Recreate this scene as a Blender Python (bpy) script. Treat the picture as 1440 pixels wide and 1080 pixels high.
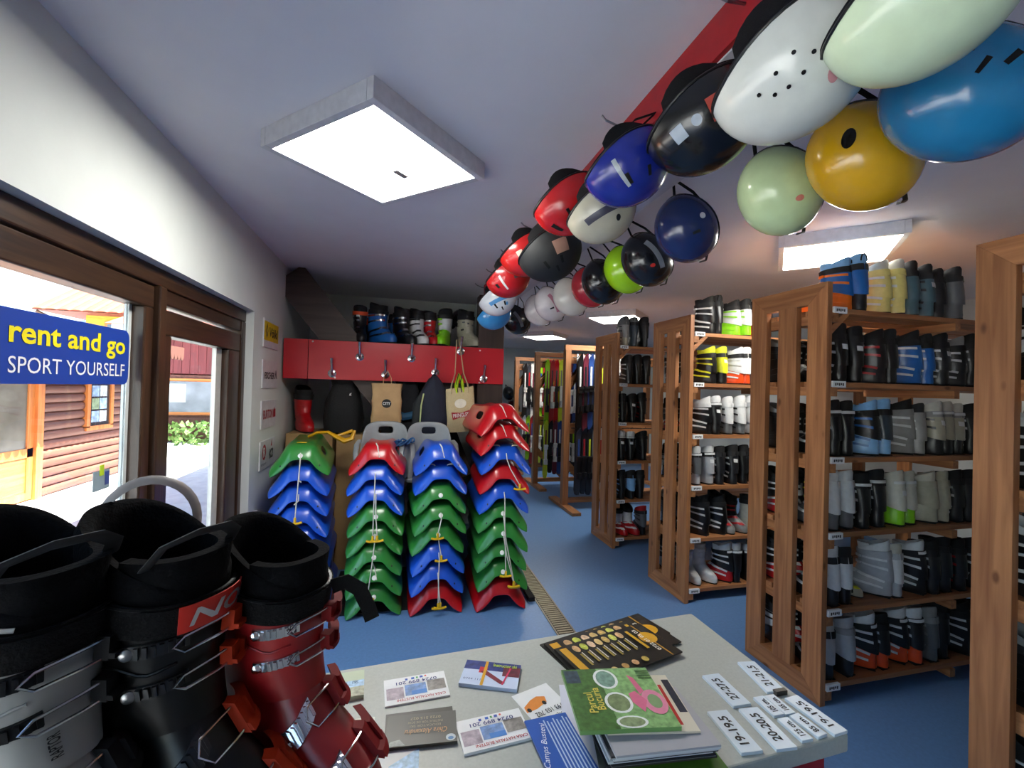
import bpy, math, random
from math import sin, cos, pi, radians
from mathutils import Matrix, Vector
random.seed(7)
for o in list(bpy.data.objects): bpy.data.objects.remove(o)
S = bpy.context.scene
COL = S.collection

# ------------------------------------------------------------------ camera
CAM_H, FPX = 1.56, 628.0
YAW, PIT, ROL = 0.24955, 0.01066, -0.02672
FW = Vector((sin(YAW)*cos(PIT), cos(YAW)*cos(PIT), sin(PIT)))
RT = Vector((cos(YAW), -sin(YAW), 0)); DN = FW.cross(RT)
RT2 = cos(ROL)*RT + sin(ROL)*DN; DN2 = -sin(ROL)*RT + cos(ROL)*DN
cam = bpy.data.objects.new('camera', bpy.data.cameras.new('camera')); COL.objects.link(cam)
cam.data.sensor_width = 36; cam.data.lens = FPX*36/1440; cam.data.clip_start = .02; cam.data.clip_end = 3000
cam.matrix_world = Matrix(((RT2.x, -DN2.x, -FW.x, 0), (RT2.y, -DN2.y, -FW.y, 0), (RT2.z, -DN2.z, -FW.z, CAM_H), (0, 0, 0, 1)))
S.camera = cam
def at(px, py, ax, v):
    """point where the view ray of a photo pixel meets the plane axis=v (a wall, shelf, counter or floor)"""
    d = RT2*((px-720)/FPX) + DN2*((py-540)/FPX) + FW
    o = Vector((0, 0, CAM_H)); return o + d*((v-o[ax])/d[ax])

# ------------------------------------------------------------------ light and exposure
S.view_settings.view_transform = 'Standard'; S.view_settings.look = 'None'
S.view_settings.gamma = 1; S.view_settings.use_curve_mapping = False
S.view_settings.exposure = 1.72
W = bpy.data.worlds.new('sky'); S.world = W; W.use_nodes = True
nt = W.node_tree; bg = nt.nodes['Background']
sky = nt.nodes.new('ShaderNodeTexSky'); sky.sky_type = 'NISHITA'; sky.sun_disc = False
sky.sun_elevation = radians(58); sky.sun_rotation = radians(80); sky.air_density = 1.2; sky.dust_density = 1.5
nt.links.new(sky.outputs[0], bg.inputs[0]); bg.inputs[1].default_value = 0.30
sun = bpy.data.objects.new('sun', bpy.data.lights.new('sun', 'SUN')); COL.objects.link(sun)
sun.data.energy = 17.0; sun.data.angle = radians(.6); sun.data.color = (1, .95, .86)
sun.rotation_euler = Vector((-.86, .18, -1.65)).to_track_quat('-Z', 'Y').to_euler()
LAMP = 10.0

# ------------------------------------------------------------------ materials
def lin(h):
    h = h.lstrip('#'); c = [int(h[i:i+2], 16)/255 for i in (0, 2, 4)]
    return tuple(x/12.92 if x <= .04045 else ((x+.055)/1.055)**2.4 for x in c)
MATS = {}
def mat(h, rough=.45, metal=0., noise=.08, scale=30., bump=0., coat=0., emit=0., rnd=0., name=None, spec=.5):
    key = (h, rough, metal, noise, scale, bump, coat, emit, rnd, spec)
    if key in MATS: return MATS[key]
    m = bpy.data.materials.new(name or 'mat_'+h); m.use_nodes = True
    t = m.node_tree; b = t.nodes['Principled BSDF']; c = lin(h)
    tc = t.nodes.new('ShaderNodeTexCoord'); nz = t.nodes.new('ShaderNodeTexNoise'); nz.inputs['Scale'].default_value = scale
    nz.inputs['Detail'].default_value = 4; t.links.new(tc.outputs['Object'], nz.inputs['Vector'])
    r = t.nodes.new('ShaderNodeValToRGB'); e = r.color_ramp.elements
    e[0].position, e[1].position = .3, .7
    e[0].color = (*[x*(1-noise) for x in c], 1); e[1].color = (*[min(1, x*(1+noise)) for x in c], 1)
    t.links.new(nz.outputs['Fac'], r.inputs[0]); out = r.outputs[0]
    if rnd:
        oi = t.nodes.new('ShaderNodeObjectInfo'); hs = t.nodes.new('ShaderNodeHueSaturation'); mr = t.nodes.new('ShaderNodeMapRange')
        mr.inputs[3].default_value = 1-rnd; mr.inputs[4].default_value = 1+rnd
        t.links.new(oi.outputs['Random'], mr.inputs[0]); t.links.new(mr.outputs[0], hs.inputs['Value']); t.links.new(out, hs.inputs['Color']); out = hs.outputs[0]
    t.links.new(out, b.inputs['Base Color'])
    b.inputs['Roughness'].default_value = rough; b.inputs['Metallic'].default_value = metal; b.inputs['Coat Weight'].default_value = coat
    b.inputs['Coat Roughness'].default_value = .08; b.inputs['Specular IOR Level'].default_value = spec
    if bump:
        bp = t.nodes.new('ShaderNodeBump'); bp.inputs['Strength'].default_value = bump; bp.inputs['Distance'].default_value = .01
        t.links.new(nz.outputs['Fac'], bp.inputs['Height']); t.links.new(bp.outputs[0], b.inputs['Normal'])
    if emit:
        b.inputs['Emission Color'].default_value = (*c, 1); b.inputs['Emission Strength'].default_value = emit
    MATS[key] = m; return m
def wood(name, a, b_, axis, rough=.5, sc=1., knots=True, rnd=.12):
    m = bpy.data.materials.new(name); m.use_nodes = True; t = m.node_tree; b = t.nodes['Principled BSDF']
    tc = t.nodes.new('ShaderNodeTexCoord'); mp = t.nodes.new('ShaderNodeMapping')
    s = [38*sc]*3; s[axis] = 2.2*sc; mp.inputs['Scale'].default_value = s
    oi = t.nodes.new('ShaderNodeObjectInfo'); vm = t.nodes.new('ShaderNodeVectorMath'); vm.operation = 'SCALE'; vm.inputs[0].default_value = (3, 5, 7)
    t.links.new(oi.outputs['Random'], vm.inputs['Scale']); va = t.nodes.new('ShaderNodeVectorMath')
    t.links.new(tc.outputs['Object'], va.inputs[0]); t.links.new(vm.outputs[0], va.inputs[1]); t.links.new(va.outputs[0], mp.inputs[0])
    nz = t.nodes.new('ShaderNodeTexNoise'); nz.inputs['Scale'].default_value = 1; nz.inputs['Detail'].default_value = 6; nz.inputs['Distortion'].default_value = .6
    t.links.new(mp.outputs[0], nz.inputs['Vector'])
    r = t.nodes.new('ShaderNodeValToRGB'); e = r.color_ramp.elements; e[0].position, e[1].position = .33, .68
    e[0].color = (*lin(a), 1); e[1].color = (*lin(b_), 1); t.links.new(nz.outputs['Fac'], r.inputs[0]); out = r.outputs[0]
    if knots:
        mp2 = t.nodes.new('ShaderNodeMapping'); s2 = [9.]*3; s2[axis] = 4.; mp2.inputs['Scale'].default_value = s2; t.links.new(va.outputs[0], mp2.inputs[0])
        vo = t.nodes.new('ShaderNodeTexVoronoi'); vo.inputs['Scale'].default_value = 1; t.links.new(mp2.outputs[0], vo.inputs['Vector'])
        kr = t.nodes.new('ShaderNodeValToRGB'); kr.color_ramp.elements[0].position = .05; kr.color_ramp.elements[1].position = .12
        kr.color_ramp.elements[0].color = (.25, .16, .1, 1); kr.color_ramp.elements[1].color = (1, 1, 1, 1); t.links.new(vo.outputs['Distance'], kr.inputs[0])
        mx = t.nodes.new('ShaderNodeMixRGB'); mx.blend_type = 'MULTIPLY'; mx.inputs[0].default_value = .8; t.links.new(out, mx.inputs[1]); t.links.new(kr.outputs[0], mx.inputs[2]); out = mx.outputs[0]
    hs = t.nodes.new('ShaderNodeHueSaturation'); mr = t.nodes.new('ShaderNodeMapRange'); mr.inputs[3].default_value = 1-rnd; mr.inputs[4].default_value = 1+rnd
    t.links.new(oi.outputs['Random'], mr.inputs[0]); t.links.new(mr.outputs[0], hs.inputs['Value']); t.links.new(out, hs.inputs['Color'])
    t.links.new(hs.outputs[0], b.inputs['Base Color']); b.inputs['Roughness'].default_value = rough
    bp = t.nodes.new('ShaderNodeBump'); bp.inputs['Strength'].default_value = .15; bp.inputs['Distance'].default_value = .004
    t.links.new(nz.outputs['Fac'], bp.inputs['Height']); t.links.new(bp.outputs[0], b.inputs['Normal'])
    return m
PINE = [wood('pine_'+'xyz'[i], '#8e5a36', '#b67e50', i) for i in range(3)]
BRN = [wood('brown_laminate_'+'xyz'[i], '#33261f', '#463730', i, .5, .7, False, .05) for i in range(3)]
DOORW = [wood('door_wood_'+'xyz'[i], '#b8612a', '#dd8b48', i, .45, .6, False, .05) for i in range(3)]
LOGW = wood('log_siding', '#5c3328', '#7a4838', 1, .6, .5, True, .1)
PVC = [wood('brown_pvc_'+'xyz'[i], '#2a1a12', '#46301f', i, .35, 1.5, False, .03) for i in range(3)]
PLANKR = wood('red_planks', '#6a2a2c', '#853a3a', 2, .6, .5, False, .12)
def glassmat():
    m = bpy.data.materials.new('window_glass'); m.use_nodes = True; t = m.node_tree; t.nodes.remove(t.nodes['Principled BSDF'])
    tr = t.nodes.new('ShaderNodeBsdfTransparent'); gl = t.nodes.new('ShaderNodeBsdfGlossy'); gl.inputs['Roughness'].default_value = .02
    fr = t.nodes.new('ShaderNodeLayerWeight'); fr.inputs[0].default_value = .12; mx = t.nodes.new('ShaderNodeMixShader'); tr.inputs[0].default_value = (.93, .96, .96, 1)
    pw = t.nodes.new('ShaderNodeMath'); pw.operation = 'MULTIPLY_ADD'; pw.inputs[1].default_value = .25; pw.inputs[2].default_value = .02
    t.links.new(fr.outputs[1], pw.inputs[0]); t.links.new(pw.outputs[0], mx.inputs[0]); t.links.new(tr.outputs[0], mx.inputs[1]); t.links.new(gl.outputs[0], mx.inputs[2])
    t.links.new(mx.outputs[0], t.nodes['Material Output'].inputs[0]); return m
GLASS = glassmat()
BLK = mat('#0d0d0f', .35); BLKR = mat('#0e0e10', .8, bump=.2, scale=300, spec=.2); WHT = mat('#e8e8e6', .4); CHROME = mat('#c8c8cc', .18, 1.)
STEEL = mat('#9a9a9c', .35, 1.); PAPERW = mat('#e6e8e8', .6, noise=.03); DARKIN = mat('#060607', .9)

# ------------------------------------------------------------------ mesh helpers
class MB:
    def __init__(s): s.v = []; s.f = []; s.m = []
    def quad(s, pts, m=0):
        i = len(s.v); s.v += [tuple(p) for p in pts]; s.f.append(tuple(range(i, i+len(pts)))); s.m.append(m); return s
    def box(s, x0, x1, y0, y1, z0, z1, m=0, M=None):
        p = [(x, y, z) for z in (z0, z1) for y in (y0, y1) for x in (x0, x1)]
        if M is not None: p = [tuple(M @ Vector(q)) for q in p]
        i = len(s.v); s.v += p
        for q in ((0, 2, 3, 1), (4, 5, 7, 6), (0, 1, 5, 4), (2, 6, 7, 3), (0, 4, 6, 2), (1, 3, 7, 5)): s.f.append(tuple(i+k for k in q)); s.m.append(m)
        return s
    def loft(s, rings, closed=True, cap0=True, cap1=True, m=0):
        n = len(rings[0]); i0 = len(s.v)
        for r in rings: s.v += [tuple(p) for p in r]
        for a in range(len(rings)-1):
            for k in range(n if closed else n-1):
                k2 = (k+1) % n; b = i0+a*n; s.f.append((b+k, b+k2, b+n+k2, b+n+k)); s.m.append(m)
        if cap0: s.f.append(tuple(i0+k for k in reversed(range(n)))); s.m.append(m)
        if cap1: s.f.append(tuple(i0+(len(rings)-1)*n+k for k in range(n))); s.m.append(m)
        return s
    def tube(s, pts, r, n=6, m=0, flat=1.):
        pts = [Vector(p) for p in pts]; rings = []; up = None
        for i, p in enumerate(pts):
            d = (pts[min(i+1, len(pts)-1)]-pts[max(i-1, 0)]).normalized()
            if up is None: up = Vector((0, 0, 1)) if abs(d.z) < .9 else Vector((1, 0, 0))
            a = d.cross(up).normalized(); up = a.cross(d).normalized(); rr = r[i] if isinstance(r, (list, tuple)) else r
            rings.append([p+a*cos(2*pi*k/n)*rr+up*sin(2*pi*k/n)*rr*flat for k in range(n)])
        return s.loft(rings, m=m)
    def lathe(s, prof, n=16, m=0, M=None):
        rings = [[Vector((r*cos(2*pi*k/n), r*sin(2*pi*k/n), z)) for k in range(n)] for r, z in prof]
        if M is not None: rings = [[M @ p for p in r] for r in rings]
        return s.loft(rings, m=m)
    def prism(s, poly, d0, d1, m=0, M=None):
        a = [Vector((x, y, d0)) for x, y in poly]; b = [Vector((x, y, d1)) for x, y in poly]
        if M is not None: a = [M @ p for p in a]; b = [M @ p for p in b]
        return s.loft([a, b], m=m)
    def mesh(s, name, mats, smooth=False, sharp=40):
        me = bpy.data.meshes.new(name); me.from_pydata(s.v, [], s.f)
        mats = mats if isinstance(mats, (list, tuple)) else [mats]
        for q in mats: me.materials.append(q)
        if len(mats) > 1: me.polygons.foreach_set('material_index', s.m)
        if smooth:
            me.polygons.foreach_set('use_smooth', [True]*len(me.polygons)); me.set_sharp_from_angle(angle=radians(sharp))
        me.update(); return me
    def build(s, name, mats, parent=None, smooth=False, bevel=0, sharp=40):
        o = link(s.mesh(name, mats, smooth, sharp), name, parent)
        if bevel:
            b = o.modifiers.new('bevel', 'BEVEL'); b.width = bevel; b.segments = 2; b.limit_method = 'ANGLE'
        return o
def link(me, name, parent=None, m=None):
    o = bpy.data.objects.new(name, me); COL.objects.link(o); o.parent = parent
    if m is not None and o.material_slots: o.material_slots[0].link = 'OBJECT'; o.material_slots[0].material = m
    return o
def tag(o, label, cat, group=None):
    o['label'] = label; o['category'] = cat
    if group: o['group'] = group
    return o
def thing(name, label, cat, loc=(0, 0, 0), rz=0., group=None, sc=1.):
    o = bpy.data.objects.new(name, None); COL.objects.link(o); o.empty_display_size = .05
    o.location = loc; o.rotation_euler = (0, 0, rz); o.scale = (sc,)*3
    return tag(o, label, cat, group)
def struct(o, label=None, cat=None):
    o['kind'] = 'structure'
    if label: o['label'] = label
    o['category'] = cat or o.name.split('_')[0]
    return o
def sempty(name, label, cat):
    o = bpy.data.objects.new(name, None); COL.objects.link(o); return struct(o, label, cat)
def baked(o):
    dg = bpy.context.evaluated_depsgraph_get(); me = bpy.data.meshes.new_from_object(o.evaluated_get(dg))
    bpy.data.objects.remove(o); return me
TXT = {}
def txt(s, size=1., off=0., shear=0., ext=.0):
    k = (s, off, shear, ext)
    if k not in TXT:
        c = bpy.data.curves.new('text', 'FONT'); c.body = s; c.align_x = 'CENTER'; c.align_y = 'CENTER'; c.offset = off; c.shear = shear; c.extrude = ext; c.resolution_u = 3
        o = bpy.data.objects.new('text', c); COL.objects.link(o); TXT[k] = baked(o)
    return TXT[k]
def write(s, m, parent, M, w=None, h=None, off=0., shear=0., name='lettering', ext=.0):
    """lettering as a mesh, fitted to width w / height h, in the plane given by matrix M"""
    src = txt(s, 1, off, shear, ext); me = src.copy(); xs = [v.co.x for v in me.vertices]; ys = [v.co.y for v in me.vertices]
    cx, cy = (max(xs)+min(xs))/2, (max(ys)+min(ys))/2; sx = sy = None
    if w: sx = w/(max(xs)-min(xs))
    if h: sy = h/(max(ys)-min(ys))
    sx = sx or sy; sy = sy or sx
    for v in me.vertices: v.co = M @ Vector(((v.co.x-cx)*sx, (v.co.y-cy)*sy, v.co.z*sy))
    me.materials.clear(); me.materials.append(m); return link(me, name, parent)
def plane_M(o, u, v):
    u = Vector(u).normalized(); v = Vector(v); n = u.cross(v).normalized(); v = n.cross(u); o = Vector(o)
    return Matrix(((u.x, v.x, n.x, o.x), (u.y, v.y, n.y, o.y), (u.z, v.z, n.z, o.z), (0, 0, 0, 1)))
def lerp(a, b, t): return a+(b-a)*t

# ------------------------------------------------------------------ room shell
XL, XR, YB, YF, ZC = -.92, 5.2, 10.2, -2.2, 2.52
FLOOR = mat('#648cbe', .38, noise=.07, scale=60, name='blue_vinyl')
struct(MB().box(XL-.25, XR, YF, YB, -.1, 0).build('floor', FLOOR), 'blue vinyl floor')
WALLW = mat('#dde1dc', .75, noise=.02, scale=8, bump=.03, name='white_paint')
CEILW = mat('#e6e4ea', .7, noise=.02, scale=5, name='ceiling_paint')
struct(MB().box(XL-.6, XR+.2, YF-.2, YB+.2, ZC, ZC+.25).build('ceiling', CEILW), 'white flat ceiling')
OY0, OY1, OZ = -1.7, 3.23, 2.02            # door opening in the left wall, lengthened behind the camera for more daylight
b = MB(); b.box(XL-.22, XL, YF, OY0, 0, ZC).box(XL-.22, XL, OY1, YB, 0, ZC).box(XL-.22, XL, OY0, OY1, OZ, ZC)
struct(b.build('wall_left', WALLW), 'white wall with the glazed terrace doors')
struct(MB().box(XL-.22, XR, YB, YB+.15, 0, ZC).build('wall_back', WALLW), 'white far wall behind the ski racks')
struct(MB().box(XR, XR+.15, YF, YB, 0, ZC).build('wall_right', WALLW), 'white wall at the far end of the boot racks')
struct(MB().box(XL-.22, XR, YF-.15, YF, 0, ZC).build('wall_front', WALLW), 'white wall behind the counter')
struct(MB().box(XL, .93, 5.1, 5.22, 0, ZC).build('wall_niche', WALLW), 'white back wall of the coat niche')
struct(MB().box(.84, .93, 4.12, 5.1, 0, ZC).build('wall_partition', WALLW), 'partition wall beside the coat niche')
# dropped beam that carries the helmets
struct(MB().box(.765, 1.06, YF, 4.1, 2.40, ZC).build('trim_1', mat('#d2d1da', .7, noise=.02, scale=6)), 'white dropped beam along the ceiling', 'beam')
struct(MB().box(.75, .765, YF, 4.1, 2.405, ZC-.002).build('trim_2', mat('#a3161d', .4, name='red_board')), 'red board on the side of the ceiling beam', 'board')
# brown timbers of the niche
struct(MB().box(.69, .925, 3.97, 4.10, 0, 2.40).build('trim_3', BRN[2], bevel=.004), 'dark brown upright board beside the coat panel', 'post')
def diagonal(name, p0, p1, w, d, label):
    p0, p1 = Vector(p0), Vector(p1); u = (p1-p0).normalized(); n = Vector((u.z, 0, -u.x))
    q = [p0-n*w/2, p0+n*w/2, p1+n*w/2, p1-n*w/2]
    m = MB().loft([[a for a in q], [a+Vector((0, d, 0)) for a in q]]); struct(m.build(name, BRN[0]), label, 'beam')
diagonal('trim_4', (-.90, 4.02, 2.46), (.28, 4.02, .98), .27, .16, 'dark brown diagonal timber behind the coat panel')
diagonal('trim_5', (.12, 4.25, 1.95), (.62, 4.25, .7), .2, .1, 'second dark diagonal timber deeper in the niche')

# ------------------------------------------------------------------ glazed terrace doors in the left wall
FX0, FX1 = -1.05, -.975
def bar(par, y0, y1, z0, z1, name, ax, x0=FX0, x1=FX1): return MB().box(x0, x1, y0, y1, z0, z1).build(name, PVC[ax], par, bevel=.006)
w1 = sempty('door_1', 'brown framed glazed terrace door with a blue banner', 'door')
w2 = sempty('window_1', 'narrow brown framed glazed side window', 'window')
bar(w1, OY0, OY1, 1.945, OZ, 'frame_head', 1, -1.07, -.965); bar(w1, OY0, OY0+.06, 0, 1.945, 'frame_jamb', 2)
bar(w1, OY0, 2.16, 0, .05, 'threshold', 1)
bar(w1, OY0+.06, 2.13, 1.85, 1.94, 'sash_top', 1); bar(w1, OY0+.06, 2.13, .05, .17, 'sash_bottom', 1)
bar(w1, 2.065, 2.13, .17, 1.85, 'sash_stile', 2); bar(w1, OY0+.06, OY0+.17, .17, 1.85, 'sash_stile', 2)
bar(w1, 2.135, 2.19, .05, 1.945, 'mullion', 2, -1.06, -.955)
b = MB().box(-1.036, -1.02, 2.045, 2.065, .17, 1.85); b.build('glazing_bead', mat('#cfd4d2', .3), w1)
MB().box(-1.028, -1.022, OY0+.17, 2.045, .17, 1.85).build('pane', GLASS, w1)
bar(w2, 2.19, 3.17, 1.88, 1.945, 'frame_head', 1); bar(w2, 3.17, OY1, 0, 1.945, 'frame_jamb', 2, -1.07, -.965); bar(w2, 2.19, 3.17, 0, .06, 'threshold', 1)
bar(w2, 2.195, 3.16, 1.75, 1.86, 'sash_top', 1); bar(w2, 2.195, 3.16, .06, .17, 'sash_bottom', 1)
bar(w2, 2.195, 2.285, .17, 1.75, 'sash_stile', 2); bar(w2, 2.98, 3.16, .17, 1.75, 'sash_stile', 2)
MB().box(-1.036, -1.015, 2.90, 2.98, .17, 1.75).build('glazing_bead', mat('#d9d6cc', .3), w2)
MB().box(-1.028, -1.022, 2.285, 2.98, .17, 1.75).build('pane', GLASS, w2)
# banner stuck on the glass
SX = -1.012
st = thing('window_banner', 'blue rental banner with yellow and white lettering on the door glass', 'banner', (SX, 0, 0))
y0, y1, z0, z1, r = .3, 2.035, 1.537, 1.742, .03
poly = [(y0, z0)] + [(y1-r+r*cos(a), z0+r+r*sin(a)) for a in [radians(-90+15*i) for i in range(7)]] + [(y1-r+r*cos(a), z1-r+r*sin(a)) for a in [radians(15*i) for i in range(7)]] + [(y0, z1)]
PM = Matrix(((0, 0, 1, 0), (1, 0, 0, 0), (0, 1, 0, 0), (0, 0, 0, 1)))
MB().prism(poly, -.002, .002, M=PM).build('film', mat('#153e9e', .5, noise=.02), st)
ya, yb = at(10, 480, 0, SX).y, at(175, 480, 0, SX).y
write('rent and go', mat('#f2e21a', .5, noise=.02), st, plane_M((.0035, (ya+yb)/2, 1.672), (0, 1, 0), (0, 0, 1)), w=yb-ya, h=.085, off=.022)
write('SPORT YOURSELF', mat('#f4f6fa', .5, noise=.02), st, plane_M((.0035, (ya+yb)/2, 1.590), (0, 1, 0), (0, 0, 1)), w=yb-ya, h=.046)
st2 = thing('window_decal', 'blue and yellow patterned film on the lower door glass behind the boots', 'film', (SX, 0, 0))
MB().box(-.002, .002, .9, 1.98, .25, .96).build('film', mat('#6fa3dc', .5, noise=.05), st2)
for i in range(16):
    cy, cz, rr = random.uniform(.95, 1.93), random.uniform(.3, .9), random.uniform(.02, .05)
    MB().prism([(cy+rr*cos(a)*(1+.3*sin(3*a)), cz+rr*sin(a)) for a in [2*pi*k/12 for k in range(12)]], .002, .003, M=PM).build('leaf_mark', mat('#d8dc6a', .5), st2)
n = thing('note_card', 'small grey notice with a lime tab stuck on the door glass', 'notice', (SX, 0, 0))
pa, pb = at(131, 665, 0, SX), at(153, 685, 0, SX)
MB().box(-.001, .001, pa.y, pb.y, pb.z, pa.z).build('card', mat('#8fa0a8', .6), n); MB().box(.001, .003, lerp(pa.y, pb.y, .35), lerp(pa.y, pb.y, .6), lerp(pa.z, pb.z, .25), pa.z+.02).build('tab', mat('#c2e02a', .5), n)
MB().box(.001, .002, lerp(pa.y, pb.y, .7), lerp(pa.y, pb.y, .95), lerp(pa.z, pb.z, .8), lerp(pa.z, pb.z, .1)).build('print', mat('#3a4a8a', .5), n)
n = tag(MB().box(XL-.001, XL+.02, 3.32, 3.38, .62, .69).build('wall_socket', WHT, bevel=.004), 'small white wall socket below the brand plaques', 'socket')

# ------------------------------------------------------------------ outside
PAVE = mat('#b4b2b2', .8, noise=.12, scale=6, bump=.1, name='paving')
struct(MB().box(-60, XL-.22, -20, 60, -.35, -.15).build('pavement', PAVE), 'pale street paving outside the doors', 'pavement')
struct(MB().box(XL-1.25, XL-.22, YF, YB, 2.62, 2.75).build('trim_6', BRN[1]), 'unseen roof overhang added to shade the street outside the terrace doors', 'eave')  # overhang added out of view to set how far the shadow reaches
FCX = -4.85
cab = thing('log_cabin', 'brown log cabin shop with orange wooden door across the street', 'building', (FCX, 0, -.15))
MB().box(-3.2, -.06, 2.0, 9.75, 0, 2.25).build('wall', mat('#4a2a22', .7), cab)
def siding(y0, y1, z0, z1, par, nm='siding_plank'):
    n_ = round((z1-z0)/.135); me = None
    for i in range(n_):
        zc = z0+(i+.5)*(z1-z0)/n_
        if me is None:
            ring = [(-.06, -.066), (-.02, -.066), (.012, -.045), (.022, 0), (.012, .045), (-.02, .066), (-.06, .066)]
            me = MB().loft([[(x, y, z) for x, z in ring] for y in (y0, y1)]).mesh(nm, LOGW, True, 50)
        o = link(me, nm, par); o.location = (0, 0, zc)
siding(7.72, 9.75, .0, 2.25, cab); siding(2.0, 5.4, .0, 2.25, cab)
dr = MB().box(-.06, .02, 6.55, 6.68, 0, 2.24).box(-.06, .04, 7.60, 7.72, 0, 2.24).box(-.06, .02, 5.4, 5.5, 0, 2.24).box(-.06, .03, 5.4, 7.72, 2.16, 2.24).build('door_frame', DOORW[2], cab)
for a, c in ((6.68, 7.60), (5.5, 6.55)):
    d = MB().box(-.04, .0, a, c, .02, .12).box(-.04, 0, a, c, .60, .72).box(-.04, 0, a, a+.1, .12, 2.16).box(-.04, 0, c-.1, c, .12, 2.16).build('door', DOORW[2], cab)
    MB().box(-.04, -.015, a+.1, c-.1, .12, .6).build('door_panel', DOORW[1], d); MB().box(-.03, -.02, a+.1, c-.1, .72, 2.16).build('door_glass', mat('#6e6a62', .12, noise=.3, scale=3), d)
    MB().box(0, .05, a+.03, a+.07, .5, .54).build('door_handle', STEEL, d)
wn = MB().box(-.03, .05, 8.6, 8.68, .9, 2.1).box(-.03, .05, 9.2, 9.28, .9, 2.1).box(-.03, .05, 8.6, 9.28, .85, .92).box(-.03, .05, 8.6, 9.28, 2.05, 2.15).build('window', DOORW[2], cab)
MB().box(-.02, .025, 8.68, 9.2, .9, 2.06).build('pane', mat('#30343a', .1), wn)
for i in range(5):
    for j in range(2): MB().box(.026, .03, 8.74+j*.2, 8.92+j*.2, .98+i*.21, 1.16+i*.21).build('poster', mat(['#8fa6c8', '#c8ccd0', '#7a8a6a', '#9fb8d8'][(i*2+j) % 4], .6, noise=.5, scale=14), wn)
MB().box(-3.4, .75, 1.5, 10.1, 2.25, 2.34).build('roof', mat('#4a2a22', .7), cab)
sc = []
for i in range(66):
    y = 1.5+i*.13; sc += [(y+.065+.065*cos(pi-a), 2.20-.11*sin(a)) for a in [pi*k/6 for k in range(7)]]
MB().prism(sc+[(10.08, 2.34), (1.5, 2.34)], .74, .765, M=PM).build('scalloped_fascia', mat('#5a3428', .7), cab)
# far yellow house
yh = thing('yellow_house', 'yellow house with a red tiled roof beyond the street', 'building', (-9.9, 19.8, -.15))
MB().box(-1.3, 4.5, 0, 5, 0, 4.1).build('wall', mat('#d9a93e', .8), yh)
for x in (-.3, 1.5): wf = MB().box(x-.4, x+.4, -.05, .0, 2.6, 3.8).build('window', DOORW[2], yh); MB().box(x-.3, x+.3, -.07, -.05, 2.7, 3.7).build('pane', mat('#5a6a7c', .1), wf)
TILE = mat('#9a4a34', .7, rnd=.12)
rf = MB().loft([[(-2.3, -1, 4.0), (-2.3, 2.5, 5.9), (-2.3, 6, 4.0)], [(5, -1, 4.0), (5, 2.5, 5.9), (5, 6, 4.0)]]).build('roof', mat('#7a3a2a', .7), yh)
tl = MB().loft([[(0, 0, 0), (.12, 0, .035), (.27, 0, .035), (.36, 0, 0)], [(0, .36, .195), (.12, .36, .23), (.27, .36, .23), (.36, .36, .195)]]).mesh('tile', TILE)
for r_ in range(10):
    for c in range(20):
        o = link(tl, 'tile', yh); o.location = (-2.3+c*.365, -1.03+r_*.355, 4.02+r_*.193); o.parent = rf
MB().tube([(-2.2, -.95, 3.95), (-1.7, -.5, 3.6), (-1.4, -.1, 3.4), (-1.4, -.1, 0)], .06).build('drainpipe', mat('#5a4030'), yh)
# red brown cabin closing the street
rc = thing('plank_cabin', 'reddish plank cabin with a pale gutter and shop window down the street', 'building', (-7.0, 14.2, -.15))
MB().box(0, 7.0, .05, 3, 0, 3.6).build('wall', mat('#5c3028', .7), rc)
for i in range(34): MB().box(i*.2, i*.2+.19, 0, .05, 1.85, 3.0).build('plank', PLANKR, rc)
for i in range(9): MB().box(0, 6.8, .0, .06, .1+i*.2, .285+i*.2).build('siding_plank', LOGW, rc)
g = MB().box(-.2, 7.1, -.5, .05, 3.0, 3.12).build('gutter', mat('#c8d4da', .5), rc)
MB().loft([[(-.3, -.6, 3.12), (-.3, 3, 4.4), (-.3, 3, 3.1)], [(7.2, -.6, 3.12), (7.2, 3, 4.4), (7.2, 3, 3.1)]]).build('roof', mat('#93503c', .7, noise=.2, scale=4), rc)
for x in (1.45, 3.6):
    wf = MB().box(x-.8, x+.8, -.06, .0, .75, 1.75).build('window', DOORW[0], rc); MB().box(x-.72, x+.72, -.075, -.06, .83, 1.67).build('pane', mat('#8a8c90', .08, noise=.3, scale=2), wf)
    MB().box(x-.6, x-.1, -.08, -.075, 1.1, 1.6).build('notice', mat('#c8d4cc', .6), wf)
bs = MB()
for i in range(700):
    p = Vector((random.uniform(-6.9, -3), random.uniform(13.3, 14.0), random.uniform(-.15, .45))); u = Vector((random.gauss(0, 1), random.gauss(0, 1), random.gauss(0, 1))).normalized()*.09; w = u.cross(Vector((random.gauss(0, 1), 1, .3))).normalized()*.05
    bs.quad([p-u, p+w, p+u, p-w])
tag(bs.build('hedge', mat('#5c7a3a', .7)), 'low green hedge in front of the plank cabin', 'hedge')['kind'] = 'stuff'
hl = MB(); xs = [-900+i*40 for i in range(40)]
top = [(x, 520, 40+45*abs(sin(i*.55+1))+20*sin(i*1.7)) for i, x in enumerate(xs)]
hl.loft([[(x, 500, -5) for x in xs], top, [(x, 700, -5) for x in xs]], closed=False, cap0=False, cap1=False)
struct(hl.build('hills', mat('#5a7090', .9, noise=.15, scale=.02)), 'hazy blue wooded hills on the horizon', 'hill')

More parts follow.
